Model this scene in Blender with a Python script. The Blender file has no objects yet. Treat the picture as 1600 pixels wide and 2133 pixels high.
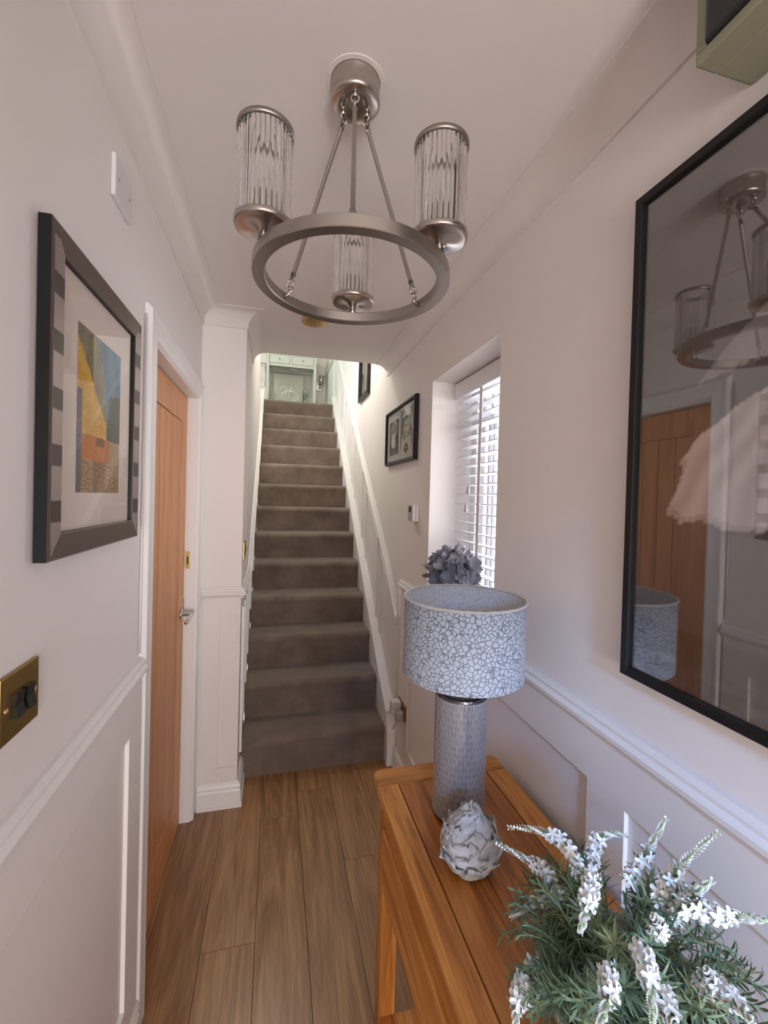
import bpy, bmesh, math, random
from mathutils import Vector, Matrix
random.seed(7)
PI = math.pi
scene = bpy.context.scene
COL = scene.collection

# ------------------------------------------------------------------ camera
F, CX, CY = 893.74, 797.85, 1048.28            # focal length / principal point in pixels of a 1600x2133 frame
YAW, PITCH, ROLL = 0.246056, 0.012575, -0.026776
fw = Vector((math.sin(YAW)*math.cos(PITCH), math.cos(YAW)*math.cos(PITCH), -math.sin(PITCH)))
rt = Vector((math.cos(YAW), -math.sin(YAW), 0)); dn = fw.cross(rt)
rt2 = rt*math.cos(ROLL) + dn*math.sin(ROLL); dn2 = -rt*math.sin(ROLL) + dn*math.cos(ROLL)
cd = bpy.data.cameras.new('camera'); cam = bpy.data.objects.new('camera', cd); COL.objects.link(cam)
cam.matrix_world = Matrix(((rt2.x, -dn2.x, -fw.x, 0), (rt2.y, -dn2.y, -fw.y, 0), (rt2.z, -dn2.z, -fw.z, 1.56), (0, 0, 0, 1)))
cd.sensor_fit = 'HORIZONTAL'; cd.sensor_width = 36; cd.lens = F/1600*36
cd.shift_x = (800-CX)/1600; cd.shift_y = -(1066.5-CY)/1600
cd.clip_start = 0.02
scene.camera = cam

# ------------------------------------------------------------------ world, daylight, exposure
vs = scene.view_settings
vs.view_transform = 'Standard'; vs.look = 'None'; vs.gamma = 1; vs.use_curve_mapping = False
vs.exposure = -0.30
w = bpy.data.worlds.new('world'); scene.world = w; w.use_nodes = True
bg = w.node_tree.nodes['Background']; bg.inputs[0].default_value = (0.90, 0.92, 1.0, 1); bg.inputs[1].default_value = 7.0

def area(name, loc, direction, sx, sy, power, col):
    l = bpy.data.lights.new(name, 'AREA'); l.shape = 'RECTANGLE'; l.size = sx; l.size_y = sy
    l.energy = power; l.color = col
    o = bpy.data.objects.new(name, l); COL.objects.link(o); o.location = loc
    o.rotation_euler = Vector(direction).to_track_quat('-Z', 'Y').to_euler()
    return o
area('daylight_side_window', (2.0, 1.35, 1.95), (-1, 0.08, -0.12), 1.6, 1.6, 40, (1.0, 0.90, 0.86))
area('daylight_entrance_ground', (0.19, -2.56, 0.95), (0, 1, 0.42), 0.74, 0.9, 60, (0.99, 1.0, 0.97))      # light bounced up off the ground outside
o = area('daylight_entrance_sky', (-0.12, -2.50, 2.1), (0.31, 1, -0.37), 0.3, 0.3, 3.0, (0.18, 0.44, 1.0)); o.data.spread = math.radians(24)   # cool skylight through the entrance glazing
area('landing_fill_light', (-1.0, 5.6, 4.2), (0.8, -1, -0.75), 1.2, 1.0, 44, (0.78, 1.0, 0.86))  # unseen area light added for the greenish light upstairs; the window is invented
l_ = bpy.data.lights.new('stairwell_fill_light', 'POINT'); l_.energy = 29; l_.shadow_soft_size = .10; l_.color = (1.0, 0.98, 0.88)
o = bpy.data.objects.new('stairwell_fill_light', l_); COL.objects.link(o); o.location = (-.03, 3.40, 3.10)  # fill added out of view to brighten the stair wall, without any fixture

# ------------------------------------------------------------------ materials
def mat(name, col, rough=.5, metal=0, **kw):
    m = bpy.data.materials.new(name); m.use_nodes = True
    b = m.node_tree.nodes['Principled BSDF']
    b.inputs['Base Color'].default_value = (*col, 1); b.inputs['Roughness'].default_value = rough
    b.inputs['Metallic'].default_value = metal
    for k, v in kw.items():
        b.inputs[k.replace('_', ' ')].default_value = v
    return m
def N(m, t, **kw):
    n = m.node_tree.nodes.new(t)
    for k, v in kw.items(): setattr(n, k, v)
    return n
def LK(m, a, b): m.node_tree.links.new(a, b)
def bsdf(m): return m.node_tree.nodes['Principled BSDF']
def ramp(m, stops):
    r = N(m, 'ShaderNodeValToRGB'); e = r.color_ramp.elements
    while len(e) < len(stops): e.new(0.5)
    for i, (p, c) in enumerate(stops): e[i].position = p; e[i].color = (*c, 1)
    return r
def bump(m, sock, strength=.2, dist=.002):
    b = N(m, 'ShaderNodeBump'); b.inputs['Strength'].default_value = strength; b.inputs['Distance'].default_value = dist
    LK(m, sock, b.inputs['Height']); LK(m, b.outputs[0], bsdf(m).inputs['Normal']); return b
def coords(m, scale=(1, 1, 1), kind='Object', offset_random=False):
    tc = N(m, 'ShaderNodeTexCoord'); mp = N(m, 'ShaderNodeMapping'); mp.inputs['Scale'].default_value = scale
    src = tc.outputs[kind]
    if offset_random:
        oi = N(m, 'ShaderNodeObjectInfo'); ad = N(m, 'ShaderNodeVectorMath', operation='MULTIPLY_ADD')
        cb = N(m, 'ShaderNodeCombineXYZ')
        for i in range(3): LK(m, oi.outputs['Random'], cb.inputs[i])
        ad.inputs[1].default_value = (37, 11, 23); LK(m, cb.outputs[0], ad.inputs[0]); LK(m, src, ad.inputs[2]); src = ad.outputs[0]
    LK(m, src, mp.inputs[0]); return mp.outputs[0]
def noise(m, vec, scale, detail=4, rough=.55, dist=0):
    n = N(m, 'ShaderNodeTexNoise'); n.inputs['Scale'].default_value = scale; n.inputs['Detail'].default_value = detail
    n.inputs['Roughness'].default_value = rough; n.inputs['Distortion'].default_value = dist
    LK(m, vec, n.inputs['Vector']); return n
def paint(name, col, rough=.55, bstr=.06, bscale=90):
    m = mat(name, col, rough); v = coords(m); n = noise(m, v, bscale, 3)
    bump(m, n.outputs[0], bstr, .002)
    n2 = noise(m, v, 2.5, 2); r = ramp(m, [(.3, tuple(c*.97 for c in col)), (.7, col)])
    LK(m, n2.outputs[0], r.inputs[0]); LK(m, r.outputs[0], bsdf(m).inputs['Base Color']); return m
def wood(name, dark, mid, light, axis='Y', rough=.4, scale=1.0, ring=1.0, spec=.5):
    m = mat(name, mid, rough); bsdf(m).inputs['Specular IOR Level'].default_value = spec
    s = {'X': (1.2, 14, 14), 'Y': (14, 1.2, 14), 'Z': (14, 14, 1.2)}[axis]
    v = coords(m, tuple(a*scale for a in s), offset_random=True)
    n1 = noise(m, v, 1.0, 5, .6, 1.2*ring)
    s2 = {'X': (6, 160, 160), 'Y': (160, 6, 160), 'Z': (160, 160, 6)}[axis]
    v2 = coords(m, s2, offset_random=True); n2 = noise(m, v2, 1.0, 3, .6)
    mx = N(m, 'ShaderNodeMath', operation='MULTIPLY_ADD'); mx.inputs[1].default_value = .35; LK(m, n2.outputs[0], mx.inputs[0])
    ml = N(m, 'ShaderNodeMath', operation='MULTIPLY'); ml.inputs[1].default_value = .65; LK(m, n1.outputs[0], ml.inputs[0]); LK(m, ml.outputs[0], mx.inputs[2])
    oi = N(m, 'ShaderNodeObjectInfo'); sh = N(m, 'ShaderNodeMath', operation='MULTIPLY_ADD'); sh.inputs[1].default_value = .10; sh.inputs[2].default_value = -.05
    LK(m, oi.outputs['Random'], sh.inputs[0]); ad = N(m, 'ShaderNodeMath', operation='ADD'); LK(m, mx.outputs[0], ad.inputs[0]); LK(m, sh.outputs[0], ad.inputs[1])
    r = ramp(m, [(.36, dark), (.5, mid), (.64, light)]); LK(m, ad.outputs[0], r.inputs[0])
    LK(m, r.outputs[0], bsdf(m).inputs['Base Color']); bump(m, mx.outputs[0], .18, .0015); return m

M = {}
M['wall'] = paint('wall_paint', (.84, .78, .748), .6)
M['ceil'] = paint('ceiling_paint', (.78, .72, .685), .7, .12, 40)
M['trim'] = paint('trim_gloss', (.86, .825, .81), .35, .02)
M['stairwall'] = M['wall']
M['floor'] = wood('floor_oak', (.22, .100, .036), (.36, .186, .078), (.47, .268, .122), 'Y', .30, .8, 2.2, .7)
M['gap'] = mat('joint_dark', (.03, .018, .01), .8)
M['oak'] = wood('table_oak', (.28, .090, .014), (.54, .205, .040), (.74, .32, .075), 'Y', .38, 1.2, 1.6)
M['oakx'] = wood('table_oak_cross', (.28, .090, .014), (.54, .205, .040), (.74, .32, .075), 'X', .38, 1.2, 1.6)
M['oakz'] = wood('table_oak_upright', (.28, .090, .014), (.54, .205, .040), (.74, .32, .075), 'Z', .38, 1.2, 1.6)
M['oakp'] = wood('table_oak_panel', (.20, .058, .010), (.38, .125, .024), (.56, .215, .046), 'Y', .36, 1.2, 1.6)  # redder inner boards, partly with their shade put into the colour
M['door'] = wood('door_oak', (.54, .225, .085), (.68, .30, .12), (.77, .365, .155), 'Z', .45, 1.0, .5)
M['groove'] = mat('groove_brown', (.17, .075, .03), .7)
M['nickel'] = mat('antique_nickel', (.50, .45, .41), .24, 1)
M['nickel_b'] = mat('brushed_nickel', (.40, .365, .335), .34, 1)
M['chrome'] = mat('chrome', (.72, .71, .71), .12, 1)
M['brass'] = mat('brass', (.40, .27, .085), .33, 1)
M['brass_l'] = mat('pale_brass', (.62, .42, .19), .42, 1)
M['black'] = mat('black_frame', (.008, .008, .009), .35, 0, Specular_IOR_Level=.3)
M['blackp'] = mat('black_plastic', (.01, .01, .01), .3)
M['white_pl'] = mat('white_plastic', (.72, .69, .68), .3)
M['grey_pl'] = mat('grey_plastic', (.50, .47, .46), .35)
M['upvc'] = mat('window_frame_white', (.82, .82, .84), .3)
M['gasket'] = mat('window_gasket_grey', (.22, .22, .25), .5)
M['mount'] = mat('picture_mount', (.70, .60, .53), .8)
M['mount_g'] = mat('picture_mount_grey', (.46, .45, .43), .8)
M['slat'] = mat('blind_slat', (.86, .86, .88), .45)
M['tape'] = mat('blind_tape', (.80, .80, .82), .8)

# carpet
m = mat('carpet', (.20, .155, .13), .95); v = coords(m); n1 = noise(m, v, 420, 3, .7); n2 = noise(m, v, 6, 3, .6)
r = ramp(m, [(.32, (.150, .104, .075)), (.68, (.235, .170, .126))]); LK(m, n2.outputs[0], r.inputs[0])
mx = N(m, 'ShaderNodeMixRGB', blend_type='MULTIPLY'); mx.inputs[0].default_value = .55
r2 = ramp(m, [(.3, (.6, .6, .6)), (.7, (1.15, 1.15, 1.15))]); LK(m, n1.outputs[0], r2.inputs[0])
LK(m, r.outputs[0], mx.inputs[1]); LK(m, r2.outputs[0], mx.inputs[2]); LK(m, mx.outputs[0], bsdf(m).inputs['Base Color'])
bump(m, n1.outputs[0], .6, .004); bsdf(m).inputs['Sheen Weight'].default_value = .35; bsdf(m).inputs['Sheen Roughness'].default_value = .5
M['carpet'] = m

def thin_glass(name, ior=1.5, tint=(1, 1, 1), rough=0.0):
    m = bpy.data.materials.new(name); m.use_nodes = True; nt = m.node_tree
    for n in list(nt.nodes):
        if n.type != 'OUTPUT_MATERIAL': nt.nodes.remove(n)
    out = [n for n in nt.nodes if n.type == 'OUTPUT_MATERIAL'][0]
    tr = nt.nodes.new('ShaderNodeBsdfTransparent'); tr.inputs[0].default_value = (*tint, 1)
    gl = nt.nodes.new('ShaderNodeBsdfGlossy'); gl.inputs['Roughness'].default_value = rough; gl.inputs[0].default_value = (1, 1, 1, 1)
    fr = nt.nodes.new('ShaderNodeFresnel'); fr.inputs[0].default_value = ior
    ge = nt.nodes.new('ShaderNodeNewGeometry'); pw = nt.nodes.new('ShaderNodeMath'); pw.operation = 'MULTIPLY_ADD'; pw.inputs[1].default_value = 1/ior-ior; pw.inputs[2].default_value = ior
    nt.links.new(ge.outputs['Backfacing'], pw.inputs[0]); nt.links.new(pw.outputs[0], fr.inputs[0])
    mx = nt.nodes.new('ShaderNodeMixShader'); nt.links.new(fr.outputs[0], mx.inputs[0]); nt.links.new(tr.outputs[0], mx.inputs[1]); nt.links.new(gl.outputs[0], mx.inputs[2])
    nt.links.new(mx.outputs[0], out.inputs[0]); return m
M['pic_glass'] = thin_glass('picture_glass', 1.10)
M['pic_glass_big'] = thin_glass('large_picture_glass', 2.1)
M['win_glass'] = thin_glass('window_glass', 1.45)
m = mat('ribbed_glass', (1, 1, 1), .03, 0, Transmission_Weight=1.0, IOR=1.45); M['ribglass'] = m
m = mat('clear_bulb', (.9, .9, .9), .05, 0, Transmission_Weight=.7, IOR=1.3); M['bulb'] = m
m = mat('smoked_cover', (.012, .014, .013), .12); M['smoked'] = m
M['cu_body'] = mat('fuse_box_cream_shaded', (.27, .26, .18), .5)  # cream toned down, with the shadow on the box put into its colour

def vcol(name, rough=.7, coat=0):
    m = mat(name, (1, 1, 1), rough); a = N(m, 'ShaderNodeVertexColor'); a.layer_name = 'Col'
    LK(m, a.outputs[0], bsdf(m).inputs['Base Color']); bsdf(m).inputs['Specular IOR Level'].default_value = .2; return m
M['print'] = vcol('printed_picture')

# ------------------------------------------------------------------ mesh helpers
class MB:
    def __init__(s): s.v = []; s.f = []; s.sm = []
    def add(s, vs, fs, smooth=False):
        o = len(s.v); s.v += [tuple(p) for p in vs]; s.f += [tuple(i+o for i in f) for f in fs]; s.sm += [smooth]*len(fs); return s
    def box(s, lo, hi, bev=0.0):
        if bev <= 0:
            x0, y0, z0 = lo; x1, y1, z1 = hi
            return s.add([(x0,y0,z0),(x1,y0,z0),(x1,y1,z0),(x0,y1,z0),(x0,y0,z1),(x1,y0,z1),(x1,y1,z1),(x0,y1,z1)],
                         [(0,3,2,1),(4,5,6,7),(0,1,5,4),(1,2,6,5),(2,3,7,6),(3,0,4,7)])
        bm = bmesh.new(); bmesh.ops.create_cube(bm, size=1)
        for v in bm.verts: v.co = Vector([(lo[i]+hi[i])/2 + v.co[i]*(hi[i]-lo[i]) for i in range(3)])
        bmesh.ops.bevel(bm, geom=bm.edges[:], offset=bev, segments=2, profile=.6, affect='EDGES')
        bm.verts.index_update(); vs = [v.co[:] for v in bm.verts]; fs = [[v.index for v in f.verts] for f in bm.faces]; bm.free()
        return s.add(vs, fs)
    def prism(s, poly, a, b, fn):
        """poly of 2-D points extruded from a to b; fn(u, v, t) -> 3-D"""
        n = len(poly); vs = [fn(u, v, a) for u, v in poly] + [fn(u, v, b) for u, v in poly]
        fs = [(i, (i+1) % n, n+(i+1) % n, n+i) for i in range(n)] + [tuple(range(n-1, -1, -1)), tuple(range(n, 2*n))]
        return s.add(vs, fs)
    def lathe(s, prof, c=(0,0,0), n=32, axis='Z', smooth=True, cap=True):
        vs = []; fs = []
        for r, h in prof:
            for i in range(n):
                a = 2*PI*i/n; p = (r*math.cos(a), r*math.sin(a), h)
                if axis == 'X': p = (h, r*math.cos(a), r*math.sin(a))
                if axis == 'Y': p = (r*math.cos(a), h, r*math.sin(a))
                vs.append((c[0]+p[0], c[1]+p[1], c[2]+p[2]))
        k = len(prof)
        for j in range(k-1):
            for i in range(n): fs.append((j*n+i, j*n+(i+1) % n, (j+1)*n+(i+1) % n, (j+1)*n+i))
        s.add(vs, fs, smooth)
        if cap:
            o = len(s.v)-n*k
            s.f += [tuple(o+i for i in range(n-1, -1, -1)), tuple(o+(k-1)*n+i for i in range(n))]; s.sm += [False, False]
        return s
    def tube(s, pts, r, n=8, smooth=True, closed=False):
        pts = [Vector(p) for p in pts]; k = len(pts); R = r if isinstance(r, (list, tuple)) else [r]*k
        vs = []; fs = []; up = None
        for i, p in enumerate(pts):
            if closed: t = pts[(i+1) % k]-pts[i-1]
            else: t = pts[min(i+1, k-1)]-pts[max(i-1, 0)]
            t = t.normalized() if t.length > 1e-9 else Vector((0,0,1))
            if up is None: up = t.orthogonal().normalized()
            up = (up - t*up.dot(t)); up = up.normalized() if up.length > 1e-6 else t.orthogonal().normalized()
            q = t.cross(up)
            for j in range(n):
                a = 2*PI*j/n; vs.append(p + (up*math.cos(a)+q*math.sin(a))*R[i])
        for i in range(k if closed else k-1):
            i2 = (i+1) % k
            for j in range(n): fs.append((i*n+j, i*n+(j+1) % n, i2*n+(j+1) % n, i2*n+j))
        if not closed: fs += [tuple(range(n-1, -1, -1)), tuple((k-1)*n+j for j in range(n))]
        return s.add(vs, fs, smooth)
    def sweep(s, path, prof, closed_ends=True):
        """prof (out, z) swept along an xy path with mitres; 'out' is to the right of travel"""
        k = len(path); n = len(prof); ns = []
        for i in range(k-1):
            d = Vector((path[i+1][0]-path[i][0], path[i+1][1]-path[i][1])).normalized(); ns.append(Vector((d.y, -d.x)))
        vs = []
        for i in range(k):
            a = ns[max(i-1, 0)]; b = ns[min(i, k-2)]; mm = (a+b)/(1+a.dot(b))
            for o, z in prof: vs.append((path[i][0]+mm.x*o, path[i][1]+mm.y*o, z))
        fs = []
        for i in range(k-1):
            for j in range(n): fs.append((i*n+j, i*n+(j+1) % n, (i+1)*n+(j+1) % n, (i+1)*n+j))
        if closed_ends: fs += [tuple(range(n-1, -1, -1)), tuple((k-1)*n+j for j in range(n))]
        return s.add(vs, fs)
    def mesh(s, name):
        me = bpy.data.meshes.new(name); me.from_pydata(s.v, [], s.f)
        me.polygons.foreach_set('use_smooth', s.sm); me.update()
        bm = bmesh.new(); bm.from_mesh(me); bmesh.ops.recalc_face_normals(bm, faces=bm.faces[:]); bm.to_mesh(me); bm.free()
        return me
    def build(s, name, m, parent=None, loc=None, rot=None):
        me = s.mesh(name); me.materials.append(m)
        return place(name, me, parent, loc, rot)
def place(name, me, parent=None, loc=None, rot=None):
    o = bpy.data.objects.new(name, me); COL.objects.link(o)
    if parent is not None: o.parent = parent
    if loc is not None: o.location = loc
    if rot is not None: o.rotation_euler = rot
    return o
def tag(o, label, cat, group=None):
    o['label'] = label; o['category'] = cat
    if group: o['group'] = group
    return o
def thing(name, label, cat, loc=(0,0,0), rz=0, group=None):
    o = bpy.data.objects.new(name, None); COL.objects.link(o); o.location = loc; o.rotation_euler = (0,0,rz); o.empty_display_size = .05
    return tag(o, label, cat, group)
def struct(o, label=None):
    o['kind'] = 'structure'
    if label: o['label'] = label
    return o
def B(lo, hi, bev=0): return MB().box(lo, hi, bev)
def shade_by_angle(o, deg=35):
    me = o.data; me.polygons.foreach_set('use_smooth', [True]*len(me.polygons)); me.set_sharp_from_angle(angle=math.radians(deg))
    return o

# ------------------------------------------------------------------ room dimensions
XL, XR = -.36, .715           # hall walls
YB, YE = -2.6, 2.245         # wall behind the camera, end wall beside the stairs
ZC = 2.455                    # ceiling
XS = -.155                    # left wall of the stairs
YO = 2.82                     # ceiling edge at the stairwell
RISE, GOING, Y0 = .208, .24, 2.45
ZT = RISE*13; YT = Y0+12*GOING
YL, ZU = 6.7, 5.1             # landing back wall, upper ceiling
DY0, DY1, DZ = 1.405, 2.165, 2.0   # oak door opening
WY0, WY1, WZ0, WZ1 = 1.295, 1.935, 1.10, 2.12   # side window opening

# floor: sub-floor with planks
fl = struct(B((XL-.1, YB, -.06), (XR+.1, 2.6, -.004)).build('floor', M['gap']), 'brown oak plank floor of the hallway')
PW = .178; xs0 = -.034-PW*2
joints = {-1: [.7, 1.9], 0: [1.05, 2.33], 1: [.25, 1.53], 2: [.88, 2.11], 3: [-.3, 1.0, 2.28], 4: [.55, 1.8], 5: [-.1, 1.17], 6: [.4, 1.65]}
for i in range(-1, 7):
    x0 = xs0+PW*i-0; x1 = x0+PW; x0 = max(x0, XL-.10); x1 = min(x1, XR+.02)
    if x1-x0 < .02: continue
    ys = [YB]+joints[i]+[2.58]
    for a, b in zip(ys[:-1], ys[1:]):
        B((x0+.0007, a+.0007, -.004), (x1-.0007, b-.0007, 0), .0006).build('plank', M['floor'], fl)

# walls
wl = MB(); wl.box((XL-.2, YB-.1, -.06), (XL, DY0-.02, ZC+.3)); wl.box((XL-.2, DY0-.02, DZ+.02), (XL, DY1+.02, ZC+.3)); wl.box((XL-.2, DY1+.02, -.06), (XL, YE+.15, ZC+.3))
wl.box((XL-.2, DY0-.02, -.06), (XL-.086, DY1+.02, DZ+.02))
wall_left = struct(wl.build('wall_left', M['wall']), 'pale painted hallway wall with the oak door')
wr = MB(); wr.box((XR, YB-.1, -.06), (XR+.3, WY0, ZU)); wr.box((XR, WY1, -.06), (XR+.3, YL+.1, ZU)); wr.box((XR, WY0, -.06), (XR+.3, WY1, WZ0)); wr.box((XR, WY0, WZ1), (XR+.3, WY1, ZU))
wall_right = struct(wr.build('wall_right', M['wall']), 'pale painted wall with the window, running up the stairs')
we = MB(); we.box((XL, YE, -.06), (XS, YE+.1, ZC+.3)); wall_end = struct(we.build('wall_end', M['wall']), 'short pale wall between oak door and stairs')
wsl = MB(); wsl.box((XS-.1, YE+.1, -.06), (XS, 4.05, ZU))
wsl.prism([(4.05, 0), (YT+.02, 0), (YT+.02, ZT+.12), (4.05, ZT+.12-(YT+.02-4.05)*RISE/GOING)], XS-.1, XS, lambda u, v, t: (t, u, v))
wall_sl = struct(wsl.build('wall_stairs_left', M['wall']), 'pale wall on the left side of the stairs')
wb = MB(); wb.box((XL-.1, YB-.1, -.06), (-.22, YB, ZC+.3)); wb.box((.60, YB-.1, -.06), (XR+.1, YB, ZC+.3)); wb.box((-.22, YB-.1, 2.25), (.60, YB, ZC+.3)); wb.box((-.22, YB-.1, -.06), (.60, YB, .65))
struct(wb.build('wall_back', M['wall']), 'wall behind the viewer with the glazed entrance')
ce = MB(); ce.box((XL-.1, YB-.1, ZC), (XR+.1, YO, ZC+.28)); struct(ce.build('ceiling', M['ceil']), 'off-white plaster ceiling of the hallway')
# stairwell upper shell
up = MB(); up.box((-1.35, YO-.12, ZC+.28), (XR+.1, YO, ZU)); struct(up.build('wall_stairwell_front', M['wall']))
up = MB(); up.box((-1.35, YL, ZT-.3), (XR+.3, YL+.12, ZU)); struct(up.build('wall_landing', M['wall']), 'pale landing wall at the top of the stairs')
up = MB(); up.box((-1.35, 4.05-.1, ZT-.3), (XS-.1, 4.05, ZU)); struct(up.build('wall_landing_side', M['wall']))
up = MB(); up.box((-1.35, 4.05, ZT-.3), (-1.25, YL, ZU)); struct(up.build('wall_landing_left', M['wall']))
up = MB(); up.box((-1.45, YO-.12, ZU), (XR+.3, YL+.12, ZU+.1)); struct(up.build('ceiling_landing', M['ceil']))
up = MB(); up.box((-1.25, 4.05, ZT-.2), (XS-.1, YL, ZT)); up.box((XS-.1, YT+.02, ZT-.2), (XR, YL, ZT-.001)); struct(up.build('floor_landing', M['carpet']), 'brown carpeted landing floor')

# cove, dado, skirting profiles (out, z)
def cove_prof():
    R = .07; p = [(0, ZC), (0, ZC-R-.008), (.006, ZC-R-.008), (.006, ZC-R)]
    for i in range(1, 8):
        a = PI/2*i/8; p.append((.006+R*(1-math.cos(a)), ZC-R+R*math.sin(a)*.97))
    p += [(.006+R, ZC-.004), (.012+R, ZC-.004), (.012+R, ZC)]
    return p
o = struct(shade_by_angle(MB().sweep([(XL, YB), (XL, YE), (XS, YE), (XS, YO)], cove_prof()).build('trim_1', M['ceil'])), 'plaster coving along the left wall and round the end wall')
o = struct(shade_by_angle(MB().sweep([(XR, YO), (XR, YB)], cove_prof()).build('trim_2', M['ceil'])), 'plaster coving along the right wall')
def dado(z): return [(0, z-.052), (.012, z-.052), (.014, z-.046), (.024, z-.036), (.025, z-.026), (.016, z-.018), (.017, z-.010), (.011, z-.006), (.009, z), (0, z)]
ZD = 1.097
struct(MB().sweep([(XL, YB), (XL, DY0-.085)], dado(ZD)).build('trim_3', M['trim']), 'white dado rail on the left wall before the door')
struct(MB().sweep([(XL+.02, YE), (XS, YE), (XS, 2.62)], dado(ZD)).build('trim_4', M['trim']), 'white dado rail round the short end wall')
struct(MB().sweep([(XR, 2.36), (XR, YB)], dado(ZD)).build('trim_5', M['trim']), 'white dado rail on the right wall below the window')
def slope_rail(name, x, sgn, pts, label):
    prof = [(0, -.026), (.012, -.026), (.025, -.010), (.025, .002), (.016, .010), (.011, .018), (.009, .026), (0, .026)]
    mb = MB(); n = len(prof); vs = []; fs = []
    for i, (y, z) in enumerate(pts):
        a = pts[max(i-1, 0)]; b = pts[min(i+1, len(pts)-1)]; d = Vector((b[0]-a[0], b[1]-a[1])).normalized()
        for o_, u in prof: vs.append((x+sgn*o_, y-d.y*u, z+d.x*u))
    for i in range(len(pts)-1):
        for j in range(n): fs.append((i*n+j, i*n+(j+1) % n, (i+1)*n+(j+1) % n, (i+1)*n+j))
    fs += [tuple(range(n-1, -1, -1)), tuple((len(pts)-1)*n+j for j in range(n))]
    mb.add(vs, fs); return struct(mb.build(name, M['trim']), label)
def line(y, y1=2.47, z1=.990, s=.83): return z1+s*(y-y1)
slope_rail('trim_6', XR, -1, [(2.345, 1.06), (2.347, .96), (2.35, .90), (2.365, .873), (2.39, .872), (2.42, .895), (2.47, .945), (2.55, line(2.55)-.025), (2.65, line(2.65)), (3.5, line(3.5)), (4.5, line(4.5)), (5.32, line(5.32)), (5.42, line(5.37)), (6.7, line(5.39))], 'white dado rail sloping up the right stair wall')
slope_rail('trim_7', XS, 1, [(2.60, 1.071), (2.70, 1.075), (2.78, 1.10), (2.86, 1.155), (3.0, 1.28), (3.5, 1.70), (4.05, 2.16)], 'white dado rail sloping up the left stair wall')
def skirt(h=.125, t=.02): return [(0, 0), (t+.006, 0), (t+.006, .022), (t, .026), (t, h-.045), (t-.005, h-.036), (t-.005, h-.030), (t-.001, h-.024), (t-.006, h-.012), (.006, h), (0, h)]
struct(MB().sweep([(XL, YB), (XL, DY0-.085)], skirt()).build('baseboard_left', M['trim']), 'white skirting board on the left wall')
struct(MB().sweep([(XL+.02, YE), (XS, YE), (XS, Y0)], skirt()).build('baseboard_end', M['trim']), 'white skirting board on the short end wall')
struct(MB().sweep([(XR, Y0-.07), (XR, YB)], skirt()).build('baseboard_right', M['trim']), 'white skirting board on the right wall')

# shaker panelling: rails and stiles proud of the wall, children of the walls
T = .011
def pan(parent, x, sgn, kind, y0, y1, z0, z1):
    lo = min(x, x+sgn*T); hi = max(x, x+sgn*T)
    B((lo, y0, z0), (hi, y1, z1), .0012).build(kind, M['wall'], parent)
for (y0, y1) in ((YB, DY0-.09),):
    pan(wall_left, XL, 1, 'panel_rail', y0, y1, .925, ZD-.05); pan(wall_left, XL, 1, 'panel_rail', y0, y1, .12, .21)
for (y0, y1) in ((1.215, DY0-.09), (.36, .46), (-.5, -.4)): pan(wall_left, XL, 1, 'panel_stile', y0, y1, .21, .925)
pan(wall_right, XR, -1, 'panel_rail', YB, 2.34, .935, ZD-.05); pan(wall_right, XR, -1, 'panel_rail', YB, 2.34, .12, .22)
for (y0, y1) in ((2.16, 2.34), (.716, .825), (-.2, -.1)): pan(wall_right, XR, -1, 'panel_stile', y0, y1, .22, .935)
# end wall panel
def pane(lo, hi, nm): B(lo, hi, .001).build(nm, M['wall'], wall_end)
pane((XL+.03, YE-.008, .125), (-.25, YE, ZD-.05), 'panel_stile'); pane((-.168, YE-.008, .125), (XS, YE, ZD-.05), 'panel_stile')
pane((-.25, YE-.008, .965), (-.168, YE, ZD-.05), 'panel_rail'); pane((-.25, YE-.008, .125), (-.168, YE, .198), 'panel_rail')
# bead mouldings forming the raked panels of the stair walls
def beadbar(parent, x, sgn, a, b, wdt=.016, t=.012):
    d = Vector((b[0]-a[0], b[1]-a[1])).normalized(); nx = Vector((-d.y, d.x))*wdt/2
    q = [(a[0]+nx.x, a[1]+nx.y), (b[0]+nx.x, b[1]+nx.y), (b[0]-nx.x, b[1]-nx.y), (a[0]-nx.x, a[1]-nx.y)]
    MB().prism(q, x, x+sgn*t, lambda u, v, tt: (tt, u, v)).build('panel_bead', M['trim'], parent)
segs = [((5.696, 2.963), (5.185, 2.56)), ((5.032, 2.432), (4.674, 2.075)), ((4.492, 1.949), (4.101, 1.587)), ((3.917, 1.485), (3.534, 1.127)), ((3.354, 1.015), (2.942, .655)), ((2.84, .561), (2.40, .19))]
for (a, b) in segs:
    beadbar(wall_right, XR, -1, a, b)
    ht = .56
    ta = (a[0], line(a[0])-.11); tb = (b[0], max(line(b[0])-.11, b[1]+.3))
    beadbar(wall_right, XR, -1, a, ta); beadbar(wall_right, XR, -1, b, tb); beadbar(wall_right, XR, -1, tb, ta)
for y in (2.36, 2.50, 2.66, 2.80, 3.05, 3.3):
    zt = 1.0 if y < 2.7 else 1.0+(y-2.7)*.83
    beadbar(wall_sl, XS, 1, (y, max(.2, .26+(y-2.45)*.867)), (y, zt-.03))

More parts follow.
